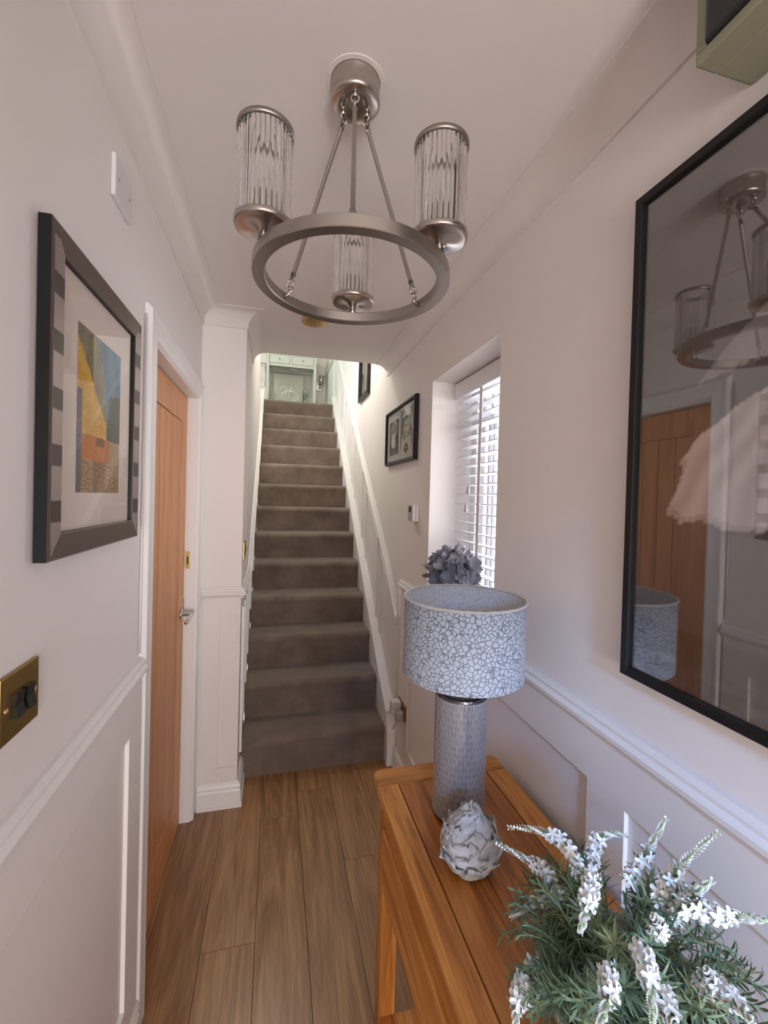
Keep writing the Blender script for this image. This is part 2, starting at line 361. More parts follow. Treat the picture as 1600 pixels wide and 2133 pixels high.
# staircase: carpeted steps, strings
st = thing('staircase', 'straight staircase of thirteen steps in brown carpet', 'staircase', (.25, Y0, 0))
XC0, XC1 = XS+.004, .664
for k in range(13):
    y = Y0+k*GOING; zb = k*RISE; zt = (k+1)*RISE; R = .035; ov = .012
    p = [(y+.0, zb)]
    for i in range(7):
        a = PI-PI/2*i/6; p.append((y-ov+R+R*math.cos(a), zt-R+R*math.sin(a)))
    p.insert(1, (y, zt-R-.02))
    yb = y+GOING+.03; p += [(yb, zt), (yb, zb)]
    o = MB().prism(p, XC0-.25, XC1-.25, lambda u, v, t: (t, u-Y0, v)).build('carpeted_step', M['carpet'], st); shade_by_angle(o, 40)
def string(x0, x1, nm):
    q = [(2.385, 0), (2.385, .19), (2.43, .29), (2.60, .415), (YT+.1, .415+.845*(YT+.1-2.60)), (YT+.1, ZT-.3), (2.9, 0)]
    MB().prism(q, x0-.25, x1-.25, lambda u, v, t: (t, u-Y0, v)).build(nm, M['trim'], st)
def string_cap(x0, x1):
    q = [(2.43, .29), (2.60, .415), (YT+.1, .415+.845*(YT+.1-2.60)), (YT+.1, .435+.845*(YT+.1-2.60)), (2.595, .435), (2.42, .305)]
    MB().prism(q, x0-.25, x1-.25, lambda u, v, t: (t, u-Y0, v)).build('string_cap', M['trim'], st)

# ------------------------------------------------------------------ oak door
XD = -.405
d1 = struct(bpy.data.objects.new('door_1', None)); COL.objects.link(d1); d1.location = (XD, DY0, 0); d1['label'] = 'closed oak door with vertical grooved boards'
def dpart(lo, hi, nm, mm, bev=.0015): return B((lo[0]-XD, lo[1]-DY0, lo[2]), (hi[0]-XD, hi[1]-DY0, hi[2]), bev).build(nm, mm, d1)
LY0, LY1 = DY0+.006, DY1-.004
dpart((XD-.04, LY0, .006), (XD-.006, LY1, DZ-.004), 'door_core', M['groove'], 0)
SW = .105
dpart((XD-.006, LY0, .006), (XD, LY0+SW, DZ-.004), 'stile', M['door']); dpart((XD-.006, LY1-SW, .006), (XD, LY1, DZ-.004), 'stile', M['door'])
dpart((XD-.006, LY0+SW, DZ-.125), (XD, LY1-SW, DZ-.004), 'rail', M['door']); dpart((XD-.006, LY0+SW, .006), (XD, LY1-SW, .19), 'rail', M['door'])
nb = 6; bw = (LY1-LY0-2*SW)/nb
for i in range(nb):
    dpart((XD-.012, LY0+SW+bw*i+.002, .192), (XD-.003, LY0+SW+bw*(i+1)-.002, DZ-.127), 'board', M['door'], .002)
# handle
hz, hy = 1.005, LY1-.055
hd = MB(); hd.lathe([(.0, 0), (.026, 0), (.026, .006), (.024, .008), (.010, .009), (.009, .045)], (0, hy-DY0, hz), 24, 'X')
hd.tube([(.045, hy-DY0+.004, hz), (.047, hy-DY0-.02, hz), (.047, hy-DY0-.10, hz-.004), (.042, hy-DY0-.115, hz-.008)], [.009, .0095, .0085, .0075], 12)
hd.build('handle', M['chrome'], d1)
dpart((XD, LY1-.006, hz-.045), (XD+.002, LY1-.001, hz+.06), 'latch_plate', M['nickel'], 0)
# frame lining, architrave
lin = MB(); lin.box((XL-.085, DY0-.02, 0), (XL+.001, DY0, DZ+.02)); lin.box((XL-.085, DY1, 0), (XL+.001, DY1+.02, DZ+.02)); lin.box((XL-.085, DY0, DZ), (XL+.001, DY1, DZ+.02))
lin.box((XD-.06, DY0, 0), (XD-.045, DY0+.012, DZ)); lin.box((XD-.06, DY1-.012, 0), (XD-.045, DY1, DZ))
fr = struct(lin.build('trim_8', M['trim']), 'white door lining and architrave round the oak door')
kp = MB(); kp.box((XD+.004, DY1-.0015, 1.205), (XD+.022, DY1+.001, 1.285)); kp.build('keep_plate', M['brass'], fr)
kp = MB(); kp.box((XD+.010, DY1-.002, 1.225), (XD+.017, DY1, 1.262)); kp.build('keep_slot', M['blackp'], fr)
AW = .078
def arch_prof(): return [(0, 0), (AW, 0), (AW, .006), (AW-.010, .016), (AW-.018, .017), (AW-.022, .013), (.012, .016), (.004, .012), (0, .004)]
def arch(fn, a, b): MB().prism(arch_prof(), a, b, fn).build('architrave', M['trim'], fr)
arch(lambda u, v, t: (XL+v, DY0-.006-u, t + (u if t > 1 else 0)), 0, DZ+.006)
arch(lambda u, v, t: (XL+v, DY1+.006+u*.93, t + (u if t > 1 else 0)), 0, DZ+.006)
arch(lambda u, v, t: (XL+v, (DY0-.006-u if t < 1.7 else DY1+.006+u*.93), DZ+.006+u), 1.0, 2.0)
# two rod-like cables clipped to the near architrave
tag(MB().tube([(XL+.004, DY0-.092, 1.11), (XL+.004, DY0-.093, 1.3), (XL+.004, DY0-.091, 1.6), (XL+.004, DY0-.092, 2.05)], .0028, 6).build('white_cable', M['white_pl']), 'thin white cable running up beside the door architrave', 'cable')

# ------------------------------------------------------------------ side window
w1 = struct(bpy.data.objects.new('window_1', None)); COL.objects.link(w1); w1['label'] = 'tall narrow window in a deep white reveal'
wf = MB(); wx0, wx1 = .925, .985
wf.box((wx0, WY0, WZ0), (wx1, WY0+.055, WZ1)); wf.box((wx0, WY1-.055, WZ0), (wx1, WY1, WZ1))
wf.box((wx0, WY0+.055, WZ1-.06), (wx1, WY1-.055, WZ1)); wf.box((wx0, WY0+.055, WZ0), (wx1, WY1-.055, WZ0+.06))
wf.box((wx0, WY0+.055, 1.90), (wx1, WY1-.055, 1.95)); wf.box((wx0+.004, 1.80, WZ0+.06), (wx1-.004, 1.84, 1.90)); wf.box((wx0+.004, 1.80, 1.95), (wx1-.004, 1.84, WZ1-.06))
wf.build('window_frame', M['upvc'], w1)
gk = MB()
for y in (1.748, 1.852): gk.box((wx0-.002, y, WZ0+.06), (wx0+.01, y+.010, 1.90))
for y in (1.706,): gk.box((wx0-.002, y, WZ0+.06), (wx0+.01, y+.012, 1.90))
gk.build('gasket', M['gasket'], w1)
MB().box((.954, WY0+.056, WZ0+.061), (.958, WY1-.056, WZ1-.061)).build('pane', M['win_glass'], w1)
B((XR-.03, WY0-.02, WZ0-.018), (wx0, WY1+.02, WZ0+.004), .005).build('sill', M['trim'], w1)

bl = thing('venetian_blind', 'white wooden venetian blind with open slats in the side window', 'blind', (.86, 1.615, 1.12))
def bp(lo, hi, nm, mm, bev=0): return B((lo[0]-.86, lo[1]-1.615, lo[2]-1.12), (hi[0]-.86, hi[1]-1.615, hi[2]-1.12), bev).build(nm, mm, bl)
bp((.826, WY0+.006, 2.04), (.838, WY1-.006, 2.112), 'valance', M['slat'], .003)
bp((.838, WY0+.012, 2.06), (.89, WY1-.012, 2.11), 'head_rail', M['slat'])
smesh = None
sl = MB(); n = 6
top = [( -.0245+.049*i/n, .0026*(1-(2*i/n-1)**2)) for i in range(n+1)]; poly = top+[(u, v-.0036) for u, v in reversed(top)]
sl.prism(poly, -.305, .305, lambda u, v, t: (u, t, v)); smesh = sl.mesh('slat'); smesh.materials.append(M['slat'])
for i in range(21):
    z = 2.022-i*.0435
    o = place('slat', smesh, bl, (.866-.86, 0, z-1.12), (0, math.radians(4), 0))
bp((.842, WY0+.012, 1.118), (.89, WY1-.012, 1.136), 'bottom_rail', M['slat'], .003)
for y in (1.675, 1.42):
    bp((.8375, y-.012, 1.12), (.8385, y+.012, 2.05), 'ladder_tape', M['tape']); bp((.8935, y-.012, 1.12), (.8945, y+.012, 2.05), 'ladder_tape', M['tape'])
for y, z in ((1.765, 1.625), (1.785, 1.545)):
    c = MB().tube([(.834-.86, y-1.615, 2.06-1.12), (.834-.86, y-1.615, z-1.12)], .0011, 5).build('cord', M['tape'], bl)
    MB().lathe([(.003, .04), (.0045, .03), (.0085, .0), (.0085, -.004)], (.834-.86, y-1.615, z-1.12-.035), 14).build('tassel', M['grey_pl'], c)

# entrance glazing behind the viewer
d2 = struct(bpy.data.objects.new('door_2', None)); COL.objects.link(d2); d2['label'] = 'glazed entrance door behind the viewer'
df = MB(); df.box((-.22, YB-.07, .65), (-.14, YB-.02, 2.25)); df.box((.52, YB-.07, .65), (.60, YB-.02, 2.25)); df.box((-.14, YB-.07, 2.17), (.52, YB-.02, 2.25)); df.box((-.14, YB-.07, .65), (.52, YB-.02, .73)); df.box((.18, YB-.06, .73), (.20, YB-.03, 2.17))
df.build('door_frame', M['upvc'], d2)

# ------------------------------------------------------------------ staircase strings (after steps)
string(XC1-.002, XR-.001, 'string_board'); string_cap(XC1-.006, XR-.001)
# newel post on the landing
nw = thing('newel_post', 'white turned newel post at the top left of the stairs', 'post', (-.185, YT+.14, ZT))
MB().box((-.04, -.04, 0), (.04, .04, .16), .004).build('base_block', M['trim'], nw)
MB().lathe([(.03, .16), (.038, .175), (.03, .19), (.024, .21), (.034, .26), (.036, .30), (.030, .36), (.024, .40), (.022, .42), (.032, .43), (.032, .445), (.022, .455)], n=24).build('turned_shaft', M['trim'], nw)
MB().box((-.042, -.042, .455), (.042, .042, .80), .004).build('top_block', M['trim'], nw)
MB().lathe([(.045, .80), (.048, .82), (.03, .83), (.038, .86), (.03, .90), (.0, .915)], n=24).build('cap', M['trim'], nw)

# ------------------------------------------------------------------ chandelier
cxr, cyr, zr = .140, .8615, 1.9835
ch = thing('chandelier', 'nickel ring chandelier with three ribbed glass cylinder shades', 'chandelier', (cxr, cyr, zr))
cox, coy = .008, .070     # ceiling cup offset from ring centre
ZCU = ZC-zr
MB().lathe([(.0, ZCU-.048), (.030, ZCU-.050), (.049, ZCU-.048), (.0535, ZCU-.044), (.0535, ZCU-.038), (.052, ZCU-.036), (.052, ZCU-.004), (.054, ZCU-.001)], (cox, coy, 0), 40).build('ceiling_cup', M['nickel'], ch)
MB().lathe([(.063, ZCU-.0015), (.064, ZCU), (.0, ZCU)], (cox, coy, 0), 40).build('plaster_seat', M['ceil'], ch)
RI, RO, RH = .170, .194, .022
rg = MB(); ns = 96; prof = [(RI, .0015), (RI+.0015, 0), (RO-.0015, 0), (RO, .0015), (RO, RH-.0015), (RO-.0015, RH), (RI+.0015, RH), (RI, RH-.0015)]
vs_ = []; fs_ = []
for i in range(ns):
    a = 2*PI*i/ns
    for r_, h in prof: vs_.append((r_*math.cos(a), r_*math.sin(a), h))
for i in range(ns):
    for j in range(8): fs_.append((i*8+j, i*8+(j+1) % 8, ((i+1) % ns)*8+(j+1) % 8, ((i+1) % ns)*8+j))
rg.add(vs_, fs_); o = rg.build('ring', M['nickel_b'], ch); shade_by_angle(o, 30)
def link(mb, c, ax, R=.0085, r=.0022):
    c = Vector(c); u = Vector(ax).orthogonal().normalized(); v_ = Vector(ax).normalized().cross(u)
    mb.tube([c+u*R*math.cos(2*PI*i/14)+v_*R*math.sin(2*PI*i/14) for i in range(14)], r, 6, True, True)
for ang in (140, 260, 20):
    a = math.radians(ang); dv = Vector((math.cos(a), math.sin(a), 0)); tn = Vector((-dv.y, dv.x, 0))
    top = Vector((cox, coy, ZCU-.077))+dv*.030; bot = dv*(RI-.018)+Vector((0, 0, RH+.022))
    dr = (bot-top).normalized()
    rod = MB().tube([top, top+dr*.012, top+dr*.012, top+dr*.016, bot-dr*.016, bot-dr*.012, bot-dr*.012, bot], [.0035, .0062, .0062, .0045, .0045, .0062, .0062, .0035], 12).build('rod', M['nickel_b'], ch)
    hk = MB(); link(hk, top-dr*.007, tn); link(hk, Vector((cox, coy, ZCU-.060))+dv*.030, dv); hk.lathe([(.007, -.012), (.007, 0)], (cox+dv.x*.03, coy+dv.y*.03, ZCU-.048), 12)
    hk.build('hook', M['nickel'], rod)
    hk = MB(); link(hk, bot+dr*.007, tn); link(hk, bot+dr*.020, dv.cross(Vector((0, 0, 1)))+dv*.6, .008)
    hk.tube([dv*(RI+.001)+Vector((0, 0, RH*.5)), dv*(RI-.014)+Vector((0, 0, RH*.5+.002)), bot+dr*.024], [.005, .0045, .004], 8)
    hk.build('hook', M['nickel'], rod)
# glass shade mesh: closed fluted cylinder
gm = MB(); nr = 36; sub = 6; nn = nr*sub; GH = .158
def flute(i, R, amp): return R+amp*abs(math.sin(PI*i/sub))
vs_ = []; rings = [(.0455, .0026, .002), (.0455, .0026, GH), (.0425, -.0, GH), (.0425, -.0, .002)]
for R, amp, h in rings:
    for i in range(nn):
        a = 2*PI*i/nn; q = flute(i, R, amp); vs_.append((q*math.cos(a), q*math.sin(a), h))
fs_ = []
for k in range(4):
    k2 = (k+1) % 4
    for i in range(nn): fs_.append((k*nn+i, k*nn+(i+1) % nn, k2*nn+(i+1) % nn, k2*nn+i))
gm.add(vs_, fs_); gme = gm.mesh('glass_shade'); gme.materials.append(M['ribglass']); gme.polygons.foreach_set('use_smooth', [True]*len(gme.polygons)); gme.set_sharp_from_angle(angle=math.radians(50))
saucer = MB().lathe([(.0, .040), (.012, .040), (.016, .0455), (.046, .0475), (.0505, .0485), (.0515, .050), (.0515, .058), (.0495, .0595), (.0, .0595)], n=40).mesh('saucer'); saucer.materials.append(M['nickel'])
stem = MB().lathe([(.011, RH-.001), (.011, .026), (.007, .029), (.009, .033), (.008, .037), (.007, .042)], n=20).mesh('stem'); stem.materials.append(M['nickel'])
holder = MB().lathe([(.016, .0595), (.016, .064), (.0115, .066), (.0115, .112), (.010, .114), (.0, .114)], n=20).mesh('bulb_holder'); holder.materials.append(M['nickel_b'])
bulb = MB().lathe([(.006, .114), (.0075, .12), (.0075, .150), (.004, .158), (.0, .160)], n=16).mesh('bulb'); bulb.materials.append(M['bulb'])
rim = MB().lathe([(.0435, 0), (.0498, 0), (.0502, .003), (.0498, .008), (.0435, .008), (.0435, 0)], n=40, cap=False).mesh('top_rim'); rim.materials.append(M['nickel_b'])
for ang in (80, 200, 320):
    a = math.radians(ang); px, py = .182*math.cos(a), .182*math.sin(a)
    place('stem', stem, ch, (px, py, 0)); place('saucer', saucer, ch, (px, py, 0))
    h = place('bulb_holder', holder, ch, (px, py, 0)); place('bulb', bulb, h)
    g = place('glass_shade', gme, ch, (px, py, .0585)); place('top_rim', rim, g, (0, 0, GH-.004))

# brass disc on the ceiling
dd = thing('ceiling_disc', 'round brass blanking disc on the ceiling near the stairs', 'blanking plate', (.172, 2.235, ZC))
MB().lathe([(.0, -.008), (.060, -.008), (.064, -.006), (.066, 0)], n=40).build('plate', M['brass_l'], dd)
for s_ in (-1, 1): MB().lathe([(.0, -.0105), (.004, -.010), (.005, -.008)], (s_*.03, .01*s_, 0), 12).build('screw', M['brass'], dd)

# ------------------------------------------------------------------ pictures
def lerp(a, b, t): return tuple(a[i]+(b[i]-a[i])*t for i in range(3))
def sm(a, b, x):
    t = max(0, min(1, (x-a)/(b-a))); return t*t*(3-2*t)
from mathutils import noise as mnoise
def nz(u, v, s, k=0): return mnoise.noise(Vector((u*s, v*s, k)))
def srgb(r, g, b): return tuple(((c/255)/12.92 if c/255 <= .04045 else ((c/255+.055)/1.055)**2.4) for c in (r, g, b))
def print_mesh(name, nu, nv, origin, eu, ev, fn):
    """flat printed sheet; fn(u, v) -> linear rgb, u to the right, v upwards as seen from the front"""
    me = bpy.data.meshes.new(name); O, U, V = Vector(origin), Vector(eu), Vector(ev)
    vs = [O+U*(i/nu)+V*(j/nv) for j in range(nv+1) for i in range(nu+1)]
    fs = [(j*(nu+1)+i, j*(nu+1)+i+1, (j+1)*(nu+1)+i+1, (j+1)*(nu+1)+i) for j in range(nv) for i in range(nu)]
    me.from_pydata(vs, [], fs); ca = me.color_attributes.new('Col', 'FLOAT_COLOR', 'POINT')
    data = []
    for j in range(nv+1):
        for i in range(nu+1): data += [*fn(i/nu, j/nv), 1]
    ca.data.foreach_set('color', data); me.materials.append(M['print']); return me
def frame_bars(parent, x, sgn, y0, y1, z0, z1, wdt, dep, mm, org, prof=None, nm='frame_bar'):
    """four mitred bars on a wall plane x; sgn = +1 faces +x"""
    prof = prof or [(0, 0), (0, dep), (wdt, dep), (wdt, 0)]
    cs = [(y0, z0, 1, 1), (y1, z0, -1, 1), (y1, z1, -1, -1), (y0, z1, 1, -1)]; n = len(prof)
    for k in range(4):
        a = cs[k]; b = cs[(k+1) % 4]; vs = []
        for c in (a, b):
            for u, d in prof: vs.append((x+sgn*d-org[0], c[0]+c[2]*u-org[1], c[1]+c[3]*u-org[2]))
        MB().add(vs, [(i, (i+1) % n, n+(i+1) % n, n+i) for i in range(n)]+[tuple(range(n)), tuple(range(n, 2*n))]).build(nm, mm, parent)

# left wall: framed colourful street print
m = mat('metallic_dark_frame', (.16, .125, .11), .33, .75); v = coords(m, (1, 1, 1)); n1 = noise(m, coords(m, (200, 200, 3)), 1, 3); bump(m, n1.outputs[0], .08, .001); M['mframe'] = m
m = mat('metallic_band_frame', (.2, .2, .2), .36, .8)
wv = N(m, 'ShaderNodeTexNoise'); wv.noise_dimensions = '1D'; tc = N(m, 'ShaderNodeTexCoord'); sx = N(m, 'ShaderNodeSeparateXYZ'); LK(m, tc.outputs['Object'], sx.inputs[0])
mu = N(m, 'ShaderNodeMath', operation='MULTIPLY'); mu.inputs[1].default_value = 11.2; LK(m, sx.outputs['Z'], mu.inputs[0])
fr_ = N(m, 'ShaderNodeMath', operation='FRACT'); LK(m, mu.outputs[0], fr_.inputs[0])
rr = ramp(m, [(.0, (.42, .36, .345)), (.60, (.42, .36, .345)), (.63, (.10, .082, .075)), (.97, (.10, .082, .075))]); LK(m, fr_.outputs[0], rr.inputs[0]); LK(m, rr.outputs[0], bsdf(m).inputs['Base Color']); M['mband'] = m
XF = XL+.045
pl = thing('framed_print', 'street scene print in a wide brown metallic frame on the left wall', 'picture', (XL, 1.03, 1.72))
org = (XL, 1.03, 1.72)
py0, py1, pz0, pz1 = .763, 1.206, 1.446, 1.978
# scale because the face stands proud of the wall
prof = [(0, .003), (0, .021), (.003, .0235), (.006, .0235), (.041, .0225), (.043, .021), (.043, .012), (.043, .003)]
prof2 = prof
frame_bars(pl, XL, 1, py0, py1, pz0, pz1, .043, .04, M['mframe'], org, prof2)
for o in list(pl.children):
    zs = [v.co.z for v in o.data.vertices]
    if max(zs)-min(zs) > .3:
        o.data.materials.clear(); o.data.materials.append(M['mframe']); o.data.materials.append(M['mband']); o.data.materials.append(M['black'])
        for p in o.data.polygons:
            nrm = p.normal; p.material_index = 1 if nrm.x > .8 and p.area > .005 else (2 if abs(nrm.y) > .8 else 0)
    else:
        o.data.materials.append(M['black'])
        for p in o.data.polygons:
            p.material_index = 1 if abs(p.normal.z) > .8 else 0
B((XL+.008-org[0], py0+.04-org[1], pz0+.04-org[2]), (XL+.012-org[0], py1-.04-org[1], pz1-.04-org[2])).build('mount', M['mount'], pl)
def street(u, v):
    n1 = nz(u, v, 6, 1)*.5+nz(u, v, 18, 2)*.3; st_ = nz(u*1.0, v*3, 40, 4)
    c = srgb(60, 55, 45)
    wall_edge = .30+.40*(1-v)                       # yellow building falls away to the right
    if v > .36:
        if u > .45+.45*(1-v) and v > .50: c = lerp(srgb(62, 98, 132), srgb(108, 142, 158), max(0, min(1, .5+n1+st_*.2)))
        elif v > .93-.75*u+.03*n1 and u < .66: c = lerp(srgb(110, 104, 88), srgb(150, 138, 104), max(0, min(1, .5+n1)))
        elif u < .64: c = lerp(srgb(196, 146, 52), srgb(228, 182, 88), max(0, min(1, .5+n1)))
        else: c = lerp(srgb(64, 62, 50), srgb(96, 90, 66), max(0, min(1, .5+n1)))
        if u > .72 and v < .66+.2*(u-.72)+.05*n1: c = lerp(srgb(58, 66, 58), srgb(84, 88, 72), .5+n1)
    elif v > .20:
        c = lerp(srgb(172, 96, 44), srgb(206, 130, 66), .5+n1)
        if u > .72: c = lerp(srgb(150, 120, 82), srgb(182, 150, 104), .5+st_)
        if .40 < u < .60 and .30 < v < .36: c = lerp(c, srgb(70, 52, 36), .6)
    else:
        c = lerp(srgb(96, 66, 42), srgb(206, 172, 128), max(0, min(1, .5+nz(u*1.3, v*2.2, 46, 5)*1.1+.2*n1)))
        if .35 < u < .62: c = lerp(c, srgb(110, 66, 44), .45)
    if u < .10 and v < .62: c = lerp(srgb(92, 90, 98), srgb(126, 118, 124), .5+n1)
    c = lerp(c, srgb(40, 30, 22), max(0, st_-.25)*.8)
    g_ = 1+.35*nz(u*1.6, v, 55, 12)+.25*nz(u, v*1.4, 110, 13); c = tuple(max(0, q_*g_) for q_ in c)
    return c
# seen from the hall the left-hand side of the print is nearest the viewer (small y)
pa, pb, pc, pd = .880, 1.096, 1.555, 1.862
place('print', print_mesh('print', 130, 180, (XL+.0125-org[0], pa-org[1], pc-org[2]), (0, pb-pa, 0), (0, 0, pd-pc), street), pl)
B((XL+.0150-org[0], py0+.041-org[1], pz0+.041-org[2]), (XL+.0160-org[0], py1-.041-org[1], pz1-.041-org[2])).build('glass', M['pic_glass'], pl)

# right wall: large black-framed photograph
bgp = thing('large_framed_photograph', 'large photograph of a white tulle skirt in a thin black frame', 'picture', (XR, .36, 1.70)); org = (XR, .36, 1.70)
by0, by1, bz0, bz1 = -.02, .722, 1.218, 2.168
frame_bars(bgp, XR, -1, by0, by1, bz0, bz1, .018, .03, M['black'], org, [(0, .002), (0, .027), (.002, .030), (.016, .030), (.018, .028), (.018, .002)])
SKIRT = [(0.60, .60), (.45, .60), (0.317, 0.551), (0.272, 0.536), (0.21, 0.504), (0.166, 0.484), (0.14, 0.453), (0.122, 0.443), (0.133, 0.427), (0.109, 0.375), (0.091, 0.346), (0.095, 0.338), (0.133, 0.319), (0.178, 0.33), (0.22, 0.316), (0.244, 0.314), (0.329, 0.314), (.5, .30), (.75, .32), (.88, .345), (.80, .47), (.70, .55)]
RIBBON = [(0.150, 0.575), (0.235, 0.640), (0.313, 0.690), (.50, .80), (.56, .74), (0.316, 0.605), (0.194, 0.588)]
def inside(poly, u, v):
    r_ = False; k = len(poly)
    for i in range(k):
        a, b = poly[i], poly[(i+1) % k]
        if (a[1] > v) != (b[1] > v) and u < (b[0]-a[0])*(v-a[1])/(b[1]-a[1])+a[0]: r_ = not r_
    return r_
def tulle(u, v):
    n1 = nz(u, v, 3, 7)*.5+nz(u, v, 9, 8)*.25; gr = nz(u, v, 90, 4)*.06
    c = lerp(srgb(62, 53, 51), srgb(78, 68, 66), max(0, min(1, .5+n1+gr)))
    if v < .112: c = lerp(srgb(44, 35, 34), srgb(58, 49, 48), max(0, min(1, .5+n1+gr)))
    if v < .058: c = lerp(srgb(36, 28, 27), srgb(92, 82, 80), max(0, min(1, .35+nz(u, v*4, 14, 3)*.9+gr)))
    k = nz(u, v, 40, 5)*.006+nz(u, v, 90, 6)*.004
    if inside(RIBBON, u+k, v+k):
        c = lerp(c, srgb(168, 158, 156), .45+.3*nz(u*2, v*2, 6, 1))
    if inside(SKIRT, u+k, v+k):
        f = .5+.5*math.sin(math.atan2(u-.50, .80-v)*46+nz(u, v, 9, 2)*3)
        c = lerp(srgb(158, 145, 140), srgb(208, 198, 194), max(0, min(1, .3+f*.5+.3*n1)))
        if not inside(SKIRT, u-.012, v-.012): c = lerp(c, srgb(130, 118, 114), .5)
    if v > .74 and .34 < u < .66 and abs(u-.5) < .16-.1*(v-.74): c = lerp(srgb(150, 140, 136), srgb(176, 166, 162), .5+n1)
    return c
place('print', print_mesh('print', 150, 190, (XR-.014-org[0], by1-.018-org[1], bz0+.018-org[2]), (0, -(by1-by0-.036), 0), (0, 0, bz1-bz0-.036), tulle), bgp)
B((XR-.022-org[0], by0+.016-org[1], bz0+.016-org[2]), (XR-.020-org[0], by1-.016-org[1], bz1-.016-org[2])).build('glass', M['pic_glass_big'], bgp)
B((XR-.012-org[0], by0+.01-org[1], bz0+.01-org[2]), (XR-.008-org[0], by1-.01-org[1], bz1-.01-org[2])).build('backing', M['blackp'], bgp)

# small picture beside the window: two black and white portraits
sp = thing('small_framed_portraits', 'small black frame with two black and white portraits beside the window', 'picture', (XR, 2.47, 1.94)); org = (XR, 2.47, 1.94)
sy0, sy1, sz0, sz1 = 2.125, 2.735, 1.765, 2.108
frame_bars(sp, XR, -1, sy0, sy1, sz0, sz1, .022, .025, M['black'], org, [(0, .002), (0, .018), (.006, .026), (.016, .026), (.022, .018), (.022, .002)])
B((XR-.012-org[0], sy0+.015-org[1], sz0+.015-org[2]), (XR-.008-org[0], sy1-.015-org[1], sz1-.015-org[2])).build('mount', M['mount_g'], sp)
def el(u, v, a, b, ra, rb): return ((u-a)/ra)**2+((v-b)/rb)**2
def portrait_a(u, v):
    n1 = nz(u, v, 7, 3); c = srgb(58, 56, 54)
    if el(u, v, .5, .72, .38, .30) < 1: c = lerp(srgb(150, 146, 142), srgb(110, 106, 104), .5+n1)
    if el(u, v, .5, .40, .32, .24) < 1: c = lerp(srgb(196, 190, 184), srgb(40, 38, 38), sm(.45, .85, u+n1*.2))
    if v < .22 and abs(u-.5) < .40-.3*v: c = lerp(srgb(120, 116, 112), srgb(60, 58, 58), .5+n1)
    return c
def portrait_b(u, v):
    n1 = nz(u, v, 8, 9); c = lerp(srgb(92, 92, 86), srgb(110, 108, 102), .5+n1)
    if el(u, v, .5, .86, .30, .16) < 1: c = srgb(196, 192, 186)
    if el(u, v, .5, .78, .28, .06) < 1: c = srgb(48, 46, 44)
    if el(u, v, .52, .58, .25, .20) < 1: c = lerp(srgb(206, 200, 194), srgb(150, 146, 142), .5+n1)
    if v < .36 and abs(u-.5) < .48-.25*v: c = srgb(190, 186, 180)
    if el(u, v, .30, .40, .14, .10) < 1 or el(u, v, .74, .42, .13, .11) < 1: c = lerp(srgb(204, 200, 196), srgb(40, 40, 40), .5+1.2*n1)
    if abs(abs(u-.5)-.9*(.24-v)) < .05 and .06 < v < .22: c = srgb(26, 24, 24)
    if el(u, v, .5, .05, .08, .06) < 1: c = srgb(24, 22, 22)
    if el(u, v, .42, .62, .05, .018) < 1 or el(u, v, .62, .62, .05, .018) < 1: c = srgb(50, 46, 46)
    return c
def prt(y0, y1, z0, z1, fn): place('print', print_mesh('print', 50, 80, (XR-.0125-org[0], y1-org[1], z0-org[2]), (0, -(y1-y0), 0), (0, 0, z1-z0), fn), sp)
prt(2.46, 2.66, 1.825, 2.035, portrait_a); prt(2.19, 2.42, 1.815, 2.065, portrait_b)
B((XR-.0165-org[0], sy0+.018-org[1], sz0+.018-org[2]), (XR-.0150-org[0], sy1-.018-org[1], sz1-.018-org[2])).build('glass', M['pic_glass'], sp)

# window-style black mirror further up the stair wall
wm = thing('window_style_mirror', 'narrow black window-style mirror high on the stair wall', 'mirror', (XR, 3.6, 2.9)); org = (XR, 3.6, 2.9)
frame_bars(wm, XR, -1, 3.36, 3.76, 2.39, 3.5, .035, .025, M['black'], org)
M['mirror'] = mat('mirror_silver', (.8, .82, .82), .03, 1)
B((XR-.010-org[0], 3.385-org[1], 2.41-org[2]), (XR-.006-org[0], 3.735-org[1], 3.48-org[2])).build('mirror_glass', M['mirror'], wm)
for z in (2.76, 3.13): B((XR-.024-org[0], 3.39-org[1], z-.011-org[2]), (XR-.009-org[0], 3.73-org[1], z+.011-org[2]), .002).build('glazing_bar', M['black'], wm)
for y in (3.52, 3.56): B((XR-.018-org[0], y-.005-org[1], 2.42-org[2]), (XR-.009-org[0], y+.005-org[1], 3.47-org[2])).build('glazing_bar', M['nickel_b'], wm)

# ------------------------------------------------------------------ wall fittings
bp_ = thing('blank_cover_plate', 'white square blanking plate high on the left wall', 'blanking plate', (XL, 1.108, 2.246))
B((0, -.056, -.046), (.010, .056, .046), .003).build('plate', M['white_pl'], bp_)
for s_ in (-1, 1): MB().lathe([(.0032, .0098), (.0032, .0108)], (0, s_*.034, 0), 10, 'X').build('screw', M['gasket'], bp_)
sw = thing('brass_light_switch', 'antique brass double light switch on the left wall', 'light switch', (XL, .732, 1.251))
B((0, -.049, -.047), (.006, .049, .047), .002).build('plate', M['brass'], sw)
for y in (-.014, .014):
    rk = MB(); rk.prism([(0, -.017), (.010, -.017), (.006, 0), (.008, .017), (0, .017)], y-.010, y+.010, lambda u, v, t: (.0055+u, t, v)); rk.build('rocker', M['blackp'], sw)
for y in (-.036, .036): MB().lathe([(.0045, .0055), (.004, .0075), (.0, .008)], (0, y, 0), 12, 'X').build('screw', M['brass_l'], sw)
s2 = thing('stair_light_switch', 'brass light switch on the wall left of the stairs', 'light switch', (XS, 2.345, 1.27))
B((0, -.045, -.045), (.008, .045, .045), .002).build('plate', M['brass'], s2)
B((.007, -.010, -.014), (.014, .010, .014), .002).build('rocker', M['blackp'], s2)
